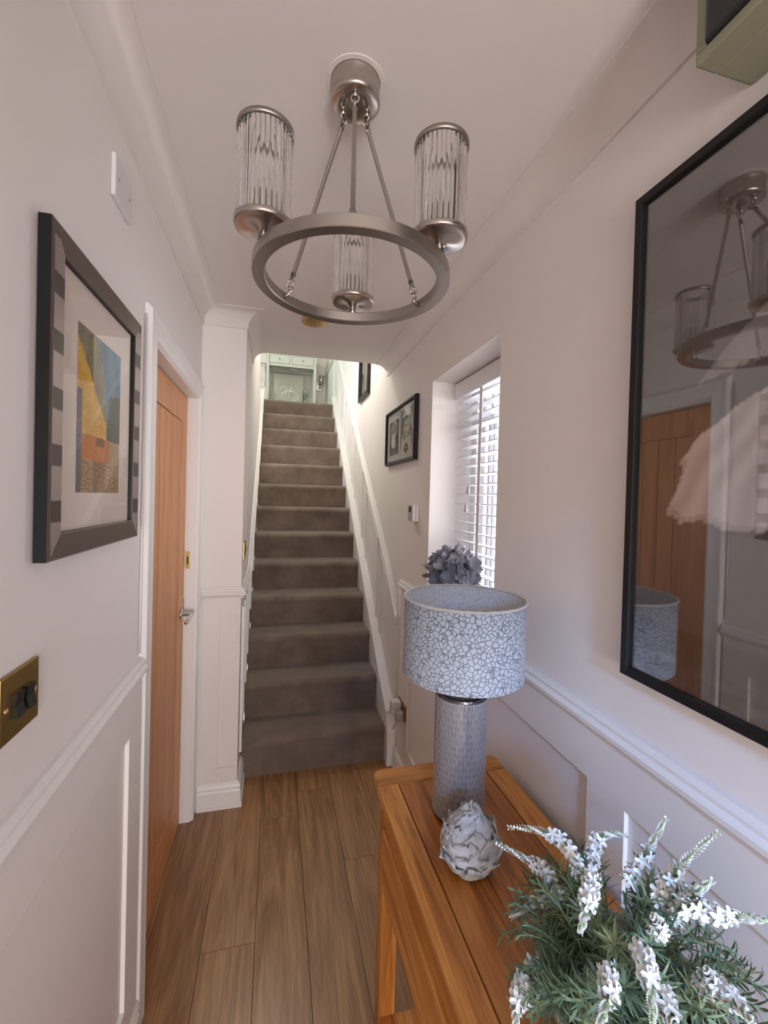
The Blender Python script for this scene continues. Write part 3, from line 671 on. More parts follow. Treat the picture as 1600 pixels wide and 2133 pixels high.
th = thing('thermostat', 'white wall thermostat with a small dark screen', 'thermostat', (XR, 2.13, 1.485))
B((-.012, -.040, -.042), (0, .040, .042), .004).build('back_plate', M['white_pl'], th)
B((-.030, -.036, -.044), (-.012, .044, .044), .006).build('body', M['white_pl'], th)
B((-.0312, -.030, -.040), (-.030, .040, .040), .0005).build('front_panel', M['grey_pl'], th)
B((-.0322, -.010, .004), (-.031, .030, .034), .0004).build('screen', M['blackp'], th)
MB().lathe([(.003, 0), (.003, -.002)], (-.0312, -.018, -.032), 10, 'X').build('button', M['gasket'], th)
so = thing('brass_wall_socket', 'brass double wall socket low on the right wall', 'socket', (XR-T, 2.235, .405))
B((-.006, -.070, -.043), (0, .070, .043), .002).build('plate', M['brass'], so)
for y in (-.05, .05): B((-.008, y-.008, .018), (-.0055, y+.008, .032), .001).build('rocker', M['blackp'], so)
for y in (-.028, .028): B((-.0068, y-.014, -.03), (-.0055, y+.014, .004), .0005).build('insert', M['blackp'], so)
pg = thing('plug_in_freshener', 'white plug-in air freshener in the brass socket', 'air freshener', (XR-T-.0068, 2.262, .40))
B((-.055, -.026, -.03), (0, .026, .045), .010).build('body', M['white_pl'], pg)
for k in range(3): MB().lathe([(.0025, -.0005), (.0025, .001)], (-.0555, .0, -.012+.012*k), 8, 'X').build('vent_hole', M['blackp'], pg)
pg2 = thing('clear_plug', 'clear plastic plug with cable in the brass socket', 'plug', (XR-T-.0068, 2.205, .385))
B((-.04, -.02, -.026), (0, .02, .022), .006).build('body', mat('clear_plastic', (.62, .58, .55), .12, 0, Transmission_Weight=.4), pg2)
MB().tube([(-.03, .0, -.026), (-.034, .01, -.05), (-.03, .05, -.075), (-.03, .085, -.115), (-.03, .10, -.118)], .0028, 6).build('cable', M['grey_pl'], pg2)

cu = thing('fuse_box', 'cream fuse box with a dark smoked cover under the ceiling', 'fuse box', (XR, .30, 2.34))
B((-.075, -.23, -.115), (0, .229, .113), .004).build('body', M['cu_body'], cu)
cv = MB(); cv.box((-.112, -.232, -.115), (-.073, .229, -.098), .003); cv.box((-.112, .212, -.098), (-.073, .229, .113), .003); cv.box((-.112, -.23, .10), (-.073, .212, .113), .003)
cv.build('cover_frame', M['cu_body'], cu)
B((-.118, -.225, -.098), (-.09, .212, .105), .006).build('smoked_cover', M['smoked'], cu)

# ------------------------------------------------------------------ console table
TX0, TX1, TY0, TY1, TZ = .293, .682, .02, 1.208, .765
tb = thing('console_table', 'oak console table with drawers against the right wall', 'table', (.488, .614, 0)); to = (.488, .614, 0)
def tp(lo, hi, nm, mm, bev=.002, parent=None): return B(tuple(lo[i]-to[i] for i in range(3)), tuple(hi[i]-to[i] for i in range(3)), bev).build(nm, mm, parent or tb)
TT = .026; EW = .072
def end_board(y0, y1, ys):      # breadboard end with rounded outer corners
    r = .026; pts = []
    cy = (y1-r) if ys > 0 else (y0+r); yi = y0 if ys > 0 else y1
    for k in range(7):
        a = PI/2*k/6; pts.append((TX1-r+r*math.cos(a), cy+ys*r*math.sin(a)))
    for k in range(7):
        a = PI/2+PI/2*k/6; pts.append((TX0+r+r*math.cos(a), cy+ys*r*math.sin(a)))
    pts += [(TX0, yi), (TX1, yi)]
    bm = bmesh.new(); vs = [bm.verts.new((p[0]-to[0], p[1]-to[1], TZ-TT)) for p in pts]; f = bm.faces.new(vs)
    ex = bmesh.ops.extrude_face_region(bm, geom=[f]); bmesh.ops.translate(bm, verts=[v for v in ex['geom'] if isinstance(v, bmesh.types.BMVert)], vec=(0, 0, TT))
    bmesh.ops.recalc_face_normals(bm, faces=bm.faces[:])
    es = [e for e in bm.edges if abs(e.verts[0].co.z-e.verts[1].co.z) < 1e-6]
    bmesh.ops.bevel(bm, geom=es, offset=.003, segments=2, profile=.5, affect='EDGES')
    me = bpy.data.meshes.new('top_end_board'); bm.to_mesh(me); bm.free(); me.materials.append(M['oakx']); place('top_end_board', me, tb)
end_board(TY1-EW, TY1, 1); end_board(TY0, TY0+EW, -1)
bx = [TX0, TX0+.058, .455, .560, TX1-.062, TX1]
gaps = [0, .003, .0006, .0006, .003, 0]
for i in range(5):
    tp((bx[i]+gaps[i]/2, TY0+EW+.0012, TZ-TT), (bx[i+1]-gaps[i+1]/2, TY1-EW-.0012, TZ-(.0015 if 0 < i < 4 else 0)), 'top_board', M['oakp'] if 0 < i < 4 else M['oak'], .0012)
LX0, LX1 = .306, .668; LW = .046
for x0 in (LX0, LX1-LW):
    for y0 in (TY0+.045, TY1-.045-LW): tp((x0, y0, 0), (x0+LW, y0+LW, TZ-TT), 'leg', M['oakz'], .003)
ay0, ay1 = TY0+.045+LW, TY1-.045-LW
tp((LX0+.004, ay0, .665), (LX0+.024, ay1, TZ-TT), 'apron_rail', M['oak']); tp((LX0+.004, ay0, .485), (LX0+.024, ay1, .515), 'apron_rail', M['oak'])
mid = (ay0+ay1)/2
for y in (mid-.02,): tp((LX0+.004, y, .515), (LX0+.024, y+.04, .665), 'apron_divider', M['oakz'])
for y0, y1 in ((ay0+.003, mid-.023), (mid+.023, ay1-.003)):
    d = tp((LX0-.004, y0, .519), (LX0+.016, y1, .661), 'drawer_front', M['oak'], .003)
    tp((LX0+.016, y0+.01, .525), (LX1-.05, y1-.01, .64), 'drawer_box', M['oak'], 0, d)
for y0 in (TY0+.055, TY1-.055-.02): tp((LX0+LW, y0, .485), (LX1-LW, y0+.02, TZ-TT), 'apron_end', M['oakx'])
tp((LX1-.024, ay0, .485), (LX1-.004, ay1, TZ-TT), 'apron_back', M['oak'])
for k in range(3):
    sx0 = LX0+.004+k*(LX1-LX0-.008)/3
    tp((sx0, TY0+.045+LW*(0 if k == 1 else 1), .115), (sx0+(LX1-LX0-.008)/3-.001, TY1-.045-LW*(0 if k == 1 else 1), .135), 'shelf_board', M['oak'], .001)

# ------------------------------------------------------------------ table lamp
LXc, LYc = .470, 1.000
lp = thing('table_lamp', 'table lamp with chrome patterned cylinder base and glittery crackle drum shade', 'lamp', (LXc, LYc, TZ))
# honeycomb chrome base
m = mat('honeycomb_chrome', (.1, .1, .1), .12, 1)
tc = N(m, 'ShaderNodeTexCoord'); sp3 = N(m, 'ShaderNodeSeparateXYZ'); LK(m, tc.outputs['Object'], sp3.inputs[0])
def MT(op, a, b=None, c=None):
    n = N(m, 'ShaderNodeMath', operation=op)
    for i, q in enumerate((a, b, c)):
        if q is None: continue
        if isinstance(q, (int, float)): n.inputs[i].default_value = q
        else: LK(m, q, n.inputs[i])
    return n.outputs[0]
ang = MT('ARCTAN2', sp3.outputs['Y'], sp3.outputs['X'])
NH = 22                                      # cells round the base
U = MT('MULTIPLY', ang, NH/(2*PI)); cell = 2*PI*.066/NH
V = MT('MULTIPLY', sp3.outputs['Z'], 1/cell)
S3 = math.sqrt(3)
def hexcell(offu, offv):
    a = MT('SUBTRACT', MT('FLOORED_MODULO', MT('ADD', U, offu), 1.0), .5); b = MT('SUBTRACT', MT('FLOORED_MODULO', MT('ADD', V, offv), S3), S3/2)
    a = MT('ABSOLUTE', a); b = MT('ABSOLUTE', b); rad = MT('ADD', MT('MULTIPLY', a, a), MT('MULTIPLY', b, b))
    hx = MT('MAXIMUM', a, MT('ADD', MT('MULTIPLY', a, .5), MT('MULTIPLY', b, S3/2))); return rad, hx
r1, h1 = hexcell(0, 0); r2, h2 = hexcell(.5, S3/2)
H = MT('MINIMUM', h1, h2)
def band(lo, hi): return MT('MULTIPLY', MT('GREATER_THAN', H, lo), MT('LESS_THAN', H, hi))
pat = MT('ADD', MT('ADD', band(.10, .155), band(.235, .285)), band(.365, .405))
# spokes between cells
spk = MT('MULTIPLY', MT('GREATER_THAN', H, .405), MT('GREATER_THAN', MT('SINE', MT('MULTIPLY', ang, NH*6)), .35))
pat = MT('MINIMUM', MT('ADD', pat, spk), 1.0)
lim = MT('MULTIPLY', MT('GREATER_THAN', sp3.outputs['Z'], .012), MT('LESS_THAN', sp3.outputs['Z'], .305)); pat = MT('MULTIPLY', pat, lim)
mixc = N(m, 'ShaderNodeMixRGB'); mixc.inputs[1].default_value = (.13, .125, .14, 1); mixc.inputs[2].default_value = (.62, .58, .57, 1); LK(m, pat, mixc.inputs[0]); LK(m, mixc.outputs[0], bsdf(m).inputs['Base Color'])  # chrome darkened in its colour to stand in for dark surroundings it reflects
LK(m, MT('SUBTRACT', 1.0, pat), bsdf(m).inputs['Metallic']); LK(m, MT('MULTIPLY_ADD', pat, .4, .10), bsdf(m).inputs['Roughness'])
M['honey'] = m
MB().lathe([(.0, .0), (.060, .0), (.064, .004), (.0655, .012), (.0655, .305), (.0645, .312), (.058, .318), (.0, .318)], n=64).build('base', M['honey'], lp)
MB().lathe([(.056, .317), (.056, .322), (.050, .326), (.020, .330), (.014, .336), (.014, .375), (.017, .377), (.017, .42), (.013, .425), (.0, .425)], n=40).build('collar', M['chrome'], lp)
MB().lathe([(.012, .425), (.018, .44), (.026, .465), (.026, .48), (.016, .505), (.0, .51)], n=24).build('bulb', mat('white_bulb', (.8, .8, .78), .3), lp)
# shade
m = mat('crackle_fabric', (.72, .74, .77), .7); v = coords(m)
vo = N(m, 'ShaderNodeTexVoronoi'); vo.feature = 'DISTANCE_TO_EDGE'; vo.inputs['Scale'].default_value = 92; LK(m, v, vo.inputs['Vector'])
nzv = noise(m, v, 30, 2); va = N(m, 'ShaderNodeVectorMath', operation='MULTIPLY_ADD'); va.inputs[1].default_value = (.012, .012, .012); LK(m, nzv.outputs['Color'], va.inputs[0]); LK(m, v, va.inputs[2]); LK(m, va.outputs[0], vo.inputs['Vector'])
lt = N(m, 'ShaderNodeMapRange'); lt.inputs['From Min'].default_value = .035; lt.inputs['From Max'].default_value = .065; lt.inputs['To Min'].default_value = 1; lt.inputs['To Max'].default_value = 0; LK(m, vo.outputs['Distance'], lt.inputs['Value'])
mixc = N(m, 'ShaderNodeMixRGB'); mixc.inputs[1].default_value = (.41, .44, .50, 1); mixc.inputs[2].default_value = (.21, .23, .275, 1); LK(m, lt.outputs[0], mixc.inputs[0]); LK(m, mixc.outputs[0], bsdf(m).inputs['Base Color'])
ww = N(m, 'ShaderNodeTexVoronoi'); ww.inputs['Scale'].default_value = 420; LK(m, v, ww.inputs['Vector'])
sg = N(m, 'ShaderNodeSeparateColor'); LK(m, ww.outputs['Color'], sg.inputs[0])
gg = N(m, 'ShaderNodeMath', operation='GREATER_THAN'); gg.inputs[1].default_value = .86; LK(m, sg.outputs[0], gg.inputs[0])
gl = N(m, 'ShaderNodeMath', operation='MULTIPLY'); LK(m, gg.outputs[0], gl.inputs[0]); LK(m, lt.outputs[0], gl.inputs[1]); LK(m, gl.outputs[0], bsdf(m).inputs['Metallic'])
rg_ = N(m, 'ShaderNodeMapRange'); rg_.inputs['To Min'].default_value = .75; rg_.inputs['To Max'].default_value = .22; LK(m, gl.outputs[0], rg_.inputs['Value']); LK(m, rg_.outputs[0], bsdf(m).inputs['Roughness'])
bm_ = N(m, 'ShaderNodeBump'); bm_.inputs['Strength'].default_value = .9; bm_.inputs['Distance'].default_value = .002
ad = N(m, 'ShaderNodeMath', operation='MULTIPLY_ADD'); LK(m, lt.outputs[0], ad.inputs[0]); LK(m, sg.outputs[1], ad.inputs[1]); LK(m, lt.outputs[0], ad.inputs[2]); LK(m, ad.outputs[0], bm_.inputs['Height']); LK(m, bm_.outputs[0], bsdf(m).inputs['Normal'])
M['crackle'] = m
m = mat('shade_lining', (.60, .62, .66), .6, 0); v = coords(m); vo = N(m, 'ShaderNodeTexVoronoi'); vo.feature = 'DISTANCE_TO_EDGE'; vo.inputs['Scale'].default_value = 92
nzv = noise(m, v, 30, 2); va = N(m, 'ShaderNodeVectorMath', operation='MULTIPLY_ADD'); va.inputs[1].default_value = (.012, .012, .012); LK(m, nzv.outputs['Color'], va.inputs[0]); LK(m, v, va.inputs[2]); LK(m, va.outputs[0], vo.inputs['Vector'])
r = ramp(m, [(.03, (.46, .465, .47)), (.09, (.60, .62, .65))]); LK(m, vo.outputs['Distance'], r.inputs[0]); LK(m, r.outputs[0], bsdf(m).inputs['Base Color']); M['lining'] = m
SR, SZ0, SZ1 = .151, .362, .549
MB().lathe([(SR, SZ0), (SR, SZ1), (SR-.0012, SZ1), (SR-.0012, SZ0), (SR, SZ0)], n=72, cap=False).build('shade', M['crackle'], lp)
MB().lathe([(SR-.0016, SZ0+.001), (SR-.0016, SZ1-.001), (SR-.0022, SZ1-.001), (SR-.0022, SZ0+.001), (SR-.0016, SZ0+.001)], n=72, cap=False).build('shade_lining', M['lining'], lp)
M['glit'] = mat('glitter_trim', (.72, .70, .68), .45, .5); v = coords(M['glit']); n_ = noise(M['glit'], v, 500, 2, .8); bump(M['glit'], n_.outputs[0], 1.0, .004)
for z in (SZ1, ): 
    t_ = MB().tube([(SR*math.cos(2*PI*i/96), SR*math.sin(2*PI*i/96), z+.0006*math.sin(i*2.3)) for i in range(96)], [.0030+.0008*random.random() for i in range(96)], 8, True, True); t_.build('shade_trim', M['glit'], lp)
sg_ = MB()
for k in range(3):
    a = 2*PI*k/3+.4; sg_.tube([(.017*math.cos(a), .017*math.sin(a), SZ0+.028), (SR*.985*math.cos(a), SR*.985*math.sin(a), SZ0+.02)], .0016, 6)
sg_.tube([(.019*math.cos(2*PI*i/24), .019*math.sin(2*PI*i/24), SZ0+.028) for i in range(24)], .002, 6, True, True)
sg_.build('shade_carrier', M['chrome'], lp)

# ------------------------------------------------------------------ decorative artichoke
m = mat('aged_resin', (.5, .5, .5), .55); v = coords(m); n1 = noise(m, v, 22, 4, .6, .6); n2 = noise(m, v, 60, 3, .7); n3 = noise(m, v, 34, 2)
r = ramp(m, [(.28, (.36, .37, .38)), (.45, (.52, .515, .51)), (.6, (.60, .58, .55)), (.75, (.58, .47, .33))]); LK(m, n1.outputs[0], r.inputs[0])
r2 = ramp(m, [(.60, (1, 1, 1)), (.70, (.10, .10, .12))]); LK(m, n3.outputs[0], r2.inputs[0]); mx = N(m, 'ShaderNodeMixRGB', blend_type='MULTIPLY'); mx.inputs[0].default_value = .75; LK(m, r.outputs[0], mx.inputs[1]); LK(m, r2.outputs[0], mx.inputs[2]); LK(m, mx.outputs[0], bsdf(m).inputs['Base Color']); bump(m, n2.outputs[0], .35, .003)
M['resin'] = m
ac = thing('artichoke_ornament', 'grey-white weathered artichoke ornament on the oak table', 'ornament', (.425, .842, TZ))
ac.scale = (.92, .92, .90)
MB().lathe([(.0, .0), (.026, .001), (.036, .012), (.044, .040), (.045, .070), (.036, .098), (.020, .118), (.0, .126)], n=28).build('core', M['resin'], ac)
rnd = random.Random(3)
def bract(L, W, tipcurl):
    mb = MB(); nu, nv = 8, 8; top = []
    for j in range(nv+1):
        t = j/nv; wdt = W*(.62+.38*math.sin(PI*min(1, t/.62)*.5))*(1 if t < .5 else math.sqrt(max(.02, 1-((t-.5)/.5)**2.2)))
        for i in range(nu+1):
            s_ = i/nu*2-1
            top.append((s_*wdt/2, -.13*W*s_*s_ + tipcurl*max(0, t-.55)**2*L*2.2 + .003*math.sin(t*7+s_*2) - .10*L*t*t, t*L+.004*math.sin(s_*5)*t))
    bot = [(x*.98, y-.006*(1-.55*z/L), z) for x, y, z in top]; k = (nu+1)*(nv+1); n_ = nu+1; fs = []
    for j in range(nv):
        for i in range(nu):
            a = j*n_+i; fs.append((a, a+1, a+n_+1, a+n_)); fs.append((k+a, k+a+n_, k+a+n_+1, k+a+1))
    for j in range(nv):
        fs.append((j*n_, (j+1)*n_, k+(j+1)*n_, k+j*n_)); fs.append((j*n_+nu, k+j*n_+nu, k+(j+1)*n_+nu, (j+1)*n_+nu))
    for i in range(nu): fs.append((nv*n_+i, nv*n_+i+1, k+nv*n_+i+1, k+nv*n_+i)); fs.append((i, k+i, k+i+1, i+1))
    mb.add(top+bot, fs, True); me = mb.mesh('bract'); me.materials.append(M['resin']); return me
bms = [bract(.058, .068, .16), bract(.054, .064, .22), bract(.042, .044, .15)]
SF = [(0, .036, .006), (.25, .061, .034), (.45, .064, .062), (.62, .058, .088), (.78, .043, .112), (.9, .024, .130), (1, .008, .142)]
def surf(t):
    for a, b in zip(SF[:-1], SF[1:]):
        if t <= b[0]:
            f = (t-a[0])/(b[0]-a[0]); return a[1]+(b[1]-a[1])*f, a[2]+(b[2]-a[2])*f
    return SF[-1][1:]
for ring_i, (t, cnt) in enumerate(((.02, 6), (.18, 7), (.34, 6), (.50, 6), (.64, 5), (.78, 4), (.90, 3))):
    for k in range(cnt):
        a = 2*PI*(k+.5*(ring_i % 2))/cnt+rnd.uniform(-.15, .15); rr_, zz = surf(t); r2_, z2_ = surf(min(1, t+.32))
        lean = math.atan2(r2_-rr_, z2_-zz)+.13+rnd.uniform(-.05, .12)     # follow the bulb, tips a little proud
        o = place('bract', bms[ring_i % 2 if ring_i < 5 else 2], ac)
        s_ = rnd.uniform(.92, 1.1)
        o.matrix_local = Matrix.Translation(((rr_+.002)*math.cos(a), (rr_+.002)*math.sin(a), zz-.004)) @ Matrix.Rotation(a-PI/2, 4, 'Z') @ Matrix.Rotation(-lean, 4, 'X') @ Matrix.Rotation(rnd.uniform(-.15, .15), 4, 'Y') @ Matrix.Scale(s_, 4)

# ------------------------------------------------------------------ artificial flowering plant
m = mat('plant_leaf', (.09, .155, .085), .6); oi = N(m, 'ShaderNodeObjectInfo'); r = ramp(m, [(0, (.105, .170, .100)), (.5, (.150, .225, .130)), (.85, (.20, .255, .130)), (1, (.27, .25, .12))]); LK(m, oi.outputs['Random'], r.inputs[0]); LK(m, r.outputs[0], bsdf(m).inputs['Base Color']); M['leaf'] = m
M['stalk'] = mat('plant_stalk', (.12, .185, .11), .6)
M['petal'] = mat('white_petal', (.90, .91, .90), .6, 0, Subsurface_Weight=0.0)
M['budm'] = mat('green_bud', (.33, .44, .22), .6)
M['pot'] = paint('cream_pot', (.70, .66, .56), .5, .3, 60)
PXc, PYc = .500, .500
pt = thing('flowering_plant', 'artificial white flowering heather-like plant in a cream pot on the table', 'plant', (PXc, PYc, TZ)); PO = Vector((PXc, PYc, TZ))
MB().lathe([(.0, 0), (.075, 0), (.080, .006), (.105, .085), (.112, .098), (.118, .100), (.120, .108), (.114, .112), (.108, .106), (.098, .085), (.0, .08)], n=48).build('pot', M['pot'], pt)
MB().lathe([(.0, .088), (.09, .086), (.1, .08)], n=32).build('moss', M['stalk'], pt)
rnd = random.Random(11)
def bez(a, b, c, n):
    a, b, c = Vector(a), Vector(b), Vector(c); return [a*(1-t)**2+b*2*t*(1-t)+c*t*t for t in [i/n for i in range(n+1)]]
def leaf(mb, p, d, up_, L, W):
    d = d.normalized(); sd = d.cross(up_); sd = sd.normalized() if sd.length > 1e-5 else d.orthogonal().normalized(); nr = sd.cross(d)
    q = [p, p+d*L*.35+sd*W/2+nr*L*.04, p+d*L*.35-sd*W/2+nr*L*.04, p+d*L*.75+sd*W*.33, p+d*L*.75-sd*W*.33, p+d*L-nr*L*.12]
    mb.add(q, [(0, 1, 2), (1, 3, 4, 2), (3, 5, 4)])
def sprig(pts, nleaf, L, W, name='leafy_stem', m_=None, start=.15):
    mb = MB(); mb.tube(pts, [.0013]*len(pts), 4, False); k = len(pts)-1
    for i in range(nleaf):
        t = start+(1-start)*(i+rnd.random()*.6)/nleaf; f = min(k-1e-4, t*k); j = int(f); p = pts[j].lerp(pts[j+1], f-j); ax = (pts[j+1]-pts[j]).normalized()
        a = i*2.4+rnd.random()*.5; o1 = ax.orthogonal().normalized(); o2 = ax.cross(o1); rd = o1*math.cos(a)+o2*math.sin(a)
        leaf(mb, p, rd*.9+ax*rnd.uniform(.35, .9), ax, L*rnd.uniform(.7, 1.2)*(1-.35*t), W)
    return mb.build(name, m_ or M['leaf'], pt)
for i in range(92):
    a = rnd.uniform(0, 2*PI); q = math.sqrt(rnd.random()); out = .03+.155*q
    base = Vector((.07*q*math.cos(a), .07*q*math.sin(a), .085))
    h = .235-.14*q*q+rnd.uniform(-.03, .03)
    tip = Vector((out*math.cos(a), out*math.sin(a), h))
    if PXc+tip.x > XR-.03: tip.x = XR-.03-PXc
    sprig(bez(base, base.lerp(tip, .45)+Vector((0, 0, .055)), tip, 7), 38, .040, .0036)
floret = MB()
for k in range(5):
    a = 2*PI*k/5; c, s_ = math.cos(a), math.sin(a)
    pv = [(0, 0, 0), (.0035*c-.0024*s_, .0035*s_+.0024*c, .0012), (.0085*c-.0026*s_, .0085*s_+.0026*c, .0016), (.0105*c, .0105*s_, .0004), (.0085*c+.0026*s_, .0085*s_-.0026*c, .0016), (.0035*c+.0024*s_, .0035*s_-.0024*c, .0012)]
    floret.add(pv, [(0, 1, 2, 3), (0, 3, 4, 5)])
FV, FF = floret.v, floret.f
SPK = [[[0.468, 0.556, 0.989], [0.45, 0.591, 1.021], [0.391, 0.637, 1.013]], [[0.437, 0.584, 0.958], [0.431, 0.606, 0.964], [0.383, 0.659, 0.97]], [[0.449, 0.56, 0.951], [0.422, 0.577, 0.941], [0.371, 0.589, 0.91]], [[0.443, 0.501, 1.041], [0.415, 0.477, 1.03], [0.392, 0.462, 1.01]], [[0.507, 0.566, 0.963], [0.522, 0.584, 1.009], [0.568, 0.572, 1.02]], [[0.538, 0.538, 0.976], [0.562, 0.532, 1.017], [0.585, 0.517, 1.087]], [[0.548, 0.494, 0.981], [0.567, 0.49, 1.024], [0.611, 0.459, 1.106]], [[0.553, 0.472, 0.979], [0.565, 0.459, 1.02], [0.574, 0.437, 1.064]], [[0.544, 0.454, 1.019], [0.584, 0.424, 1.027], [0.613, 0.396, 1.043]], [[0.504, 0.454, 0.993], [0.497, 0.445, 1.012], [0.491, 0.447, 1.024]], [[0.443, 0.418, 1.019], [0.426, 0.391, 1.023], [0.406, 0.365, 1.002]], [[0.41, 0.436, 0.987], [0.389, 0.41, 0.991], [0.357, 0.388, 0.987]], [[0.376, 0.536, 0.898], [0.369, 0.517, 0.88], [0.349, 0.501, 0.878]], [[0.353, 0.521, 0.898], [0.329, 0.497, 0.896], [0.314, 0.48, 0.886]], [[0.536, 0.414, 0.956], [0.533, 0.405, 0.974], [0.531, 0.406, 0.988]], [[0.544, 0.402, 0.968], [0.543, 0.382, 0.973], [0.532, 0.354, 0.983]], [[0.454, 0.394, 0.989], [0.439, 0.377, 0.995], [0.429, 0.359, 0.999]]]
for k, (a, b, c) in enumerate(SPK):
    a, b, c = [Vector(q)-PO for q in (a, b, c)]; tip = c
    foot = Vector((a.x*.35, a.y*.35, .09))
    stem_pts = bez(foot, Vector((a.x*.7, a.y*.7, (foot.z+a.z)/2+.02)), a, 5)
    fp = bez(a, b*2-(a+c)*.5, c, 10)
    o = sprig(stem_pts+fp[1:7], 12, .030, .0055, 'flower_stem', M['stalk'], .3)
    fb = MB(); bb = MB(); n = 36
    for i in range(n):
        t = (i+.5)/n; f = t*10*.9999; j = int(f); p = fp[j].lerp(fp[j+1], f-j); ax = (fp[j+1]-fp[j]).normalized()
        an = i*2.399; o1 = ax.orthogonal().normalized(); rd = o1*math.cos(an)+ax.cross(o1)*math.sin(an)
        sc = (1.15 if t < .55 else max(.25, 1.15-1.6*(t-.55)))*rnd.uniform(.8, 1.1)
        if t > .12 or rnd.random() < .5:
            q = (rd+ax*.35).normalized().to_track_quat('Z', 'Y').to_matrix() @ Matrix.Rotation(rnd.uniform(0, 6), 3, 'Z')
            c0 = p+rd*.0065*(.6+.4*sc)
            if t > .60:
                for e_ in (0, 2.1, 4.2):
                    rd2 = o1*math.cos(an+e_)+ax.cross(o1)*math.sin(an+e_); b_ = p+rd2*.001; L_ = .0105*max(.45, 1.5*(1.25-t)); d_ = (rd2*.75+ax*.8).normalized(); w_ = d_.cross(ax).normalized()*.0024
                    fb.add([b_, b_+d_*L_*.6+w_, b_+d_*L_, b_+d_*L_*.6-w_, b_+d_*L_*.6+ax*.0016], [(0, 1, 4), (1, 2, 4), (2, 3, 4), (3, 0, 4), (0, 3, 2, 1)])
            else: fb.add([c0+q @ (Vector(v_)*sc) for v_ in FV], FF)
        if i % 2 == 0: bb.lathe([(.0, -.002), (.0022, 0), (.0016, .003), (.0, .0045)], p+ax.orthogonal().normalized()*.002, 5)
    sp_ = fb.build('flower_spike', M['petal'], o); bb.tube(fp, [.0022*(1-.6*i/10) for i in range(11)], 5, True); bb.build('buds', M['budm'], sp_)

# ------------------------------------------------------------------ hydrangea on the sill
m = mat('grey_petal', (.30, .295, .335), .75); lw = N(m, 'ShaderNodeObjectInfo'); r = ramp(m, [(0, (.20, .195, .235)), (1, (.38, .37, .405))]); LK(m, lw.outputs['Random'], r.inputs[0]); LK(m, r.outputs[0], bsdf(m).inputs['Base Color']); M['gpetal'] = m
hy_ = thing('grey_hydrangea', 'bunch of grey fabric hydrangeas on the window sill behind the lampshade', 'flowers', (.748, 1.63, WZ0+.004))
MB().lathe([(.0, 0), (.035, 0), (.042, .05), (.045, .085), (.042, .085), (.038, .05), (.0, .01)], n=28).build('vase', M['white_pl'], hy_)
rnd = random.Random(5)
def petal_mesh(W, L, cup):
    mb = MB(); nu, nv = 6, 6; vs = []
    for j in range(nv+1):
        t = j/nv; wdt = W*math.sqrt(max(.03, 1-abs(2*t-1.12)**2.4/1.25))
        for i in range(nu+1):
            s_ = i/nu*2-1; vs.append((s_*wdt/2, t*L, cup*(s_*s_*.4*W+t*t*.45*L)+.004*math.sin(5*s_+9*t)))
    fs = [(j*7+i, j*7+i+1, (j+1)*7+i+1, (j+1)*7+i) for j in range(nv) for i in range(nu)]
    mb.add(vs, fs, True); me = mb.mesh('petal'); me.materials.append(M['gpetal']); return me
pms = [petal_mesh(.052, .046, .5), petal_mesh(.046, .042, -.25), petal_mesh(.044, .048, .8)]
def _solid(o):
    md = o.modifiers.new('thick', 'SOLIDIFY'); md.thickness = .0016
cen = Vector((-.030, .0, .145))
for i in range(34):
    z = 1-(i+.5)/34*1.45; a = i*2.39996; q = math.sqrt(max(0, 1-z*z)); dr = Vector((q*math.cos(a), q*math.sin(a), z))
    pos = cen+Vector((dr.x*.072, dr.y*.086, dr.z*.078))
    if pos.x > .026: pos.x = .026
    base_q = dr.to_track_quat('Z', 'Y').to_matrix().to_4x4()
    for k in range(4):
        o = place('petal', pms[rnd.randrange(3)], hy_); s_ = rnd.uniform(.85, 1.15)
        o.matrix_local = Matrix.Translation(pos) @ base_q @ Matrix.Rotation(k*PI/2+rnd.uniform(-.3, .3)+i, 4, 'Z') @ Matrix.Rotation(rnd.uniform(.25, 1.0), 4, 'X') @ Matrix.Scale(s_, 4)
stm = MB()
for k in range(5): stm.tube([(0, 0, .02), (.01*math.cos(k), .01*math.sin(k), .12)], .0025, 6)
stm.build('stems', M['stalk'], hy_)

# ------------------------------------------------------------------ landing furniture at the top of the stairs
M['cabw'] = mat('cream_furniture', (.72, .71, .66), .45)
CY0, CY1, CX0, CX1 = 6.30, 6.66, -.165, .535
lc = thing('landing_console', 'cream console with two drawers on the landing at the top of the stairs', 'console', (.185, 6.48, ZT)); lo_ = (.185, 6.48, ZT)
def cp(lo, hi, nm, parent=None, mm=None, bev=.002): return B(tuple(lo[i]-lo_[i] for i in range(3)), tuple(hi[i]-lo_[i] for i in range(3)), bev).build(nm, mm or M['cabw'], parent or lc)
for x in (CX0, CX1-.038):
    for y in (CY0, CY1-.038): cp((x, y, ZT), (x+.038, y+.038, 3.60), 'leg')
cp((CX0-.015, CY0-.015, 3.60), (CX1+.015, CY1+.01, 3.625), 'top')
cp((CX0+.038, CY0+.010, 3.395), (CX1-.038, CY0+.03, 3.432), 'rail'); cp((CX0+.038, CY0+.010, 3.555), (CX1-.038, CY0+.03, 3.60), 'rail'); cp((.158, CY0+.010, 3.432), (.188, CY0+.03, 3.555), 'rail')
cp((CX0, CY0+.04, 3.40), (CX0+.02, CY1-.02, 3.60), 'side'); cp((CX1-.02, CY0+.04, 3.40), (CX1, CY1-.02, 3.60), 'side'); cp((CX0+.02, CY1-.03, 3.40), (CX1-.02, CY1-.015, 3.60), 'back')
cp((CX0+.01, CY0+.01, 2.885), (CX1-.01, CY1-.01, 2.905), 'shelf')
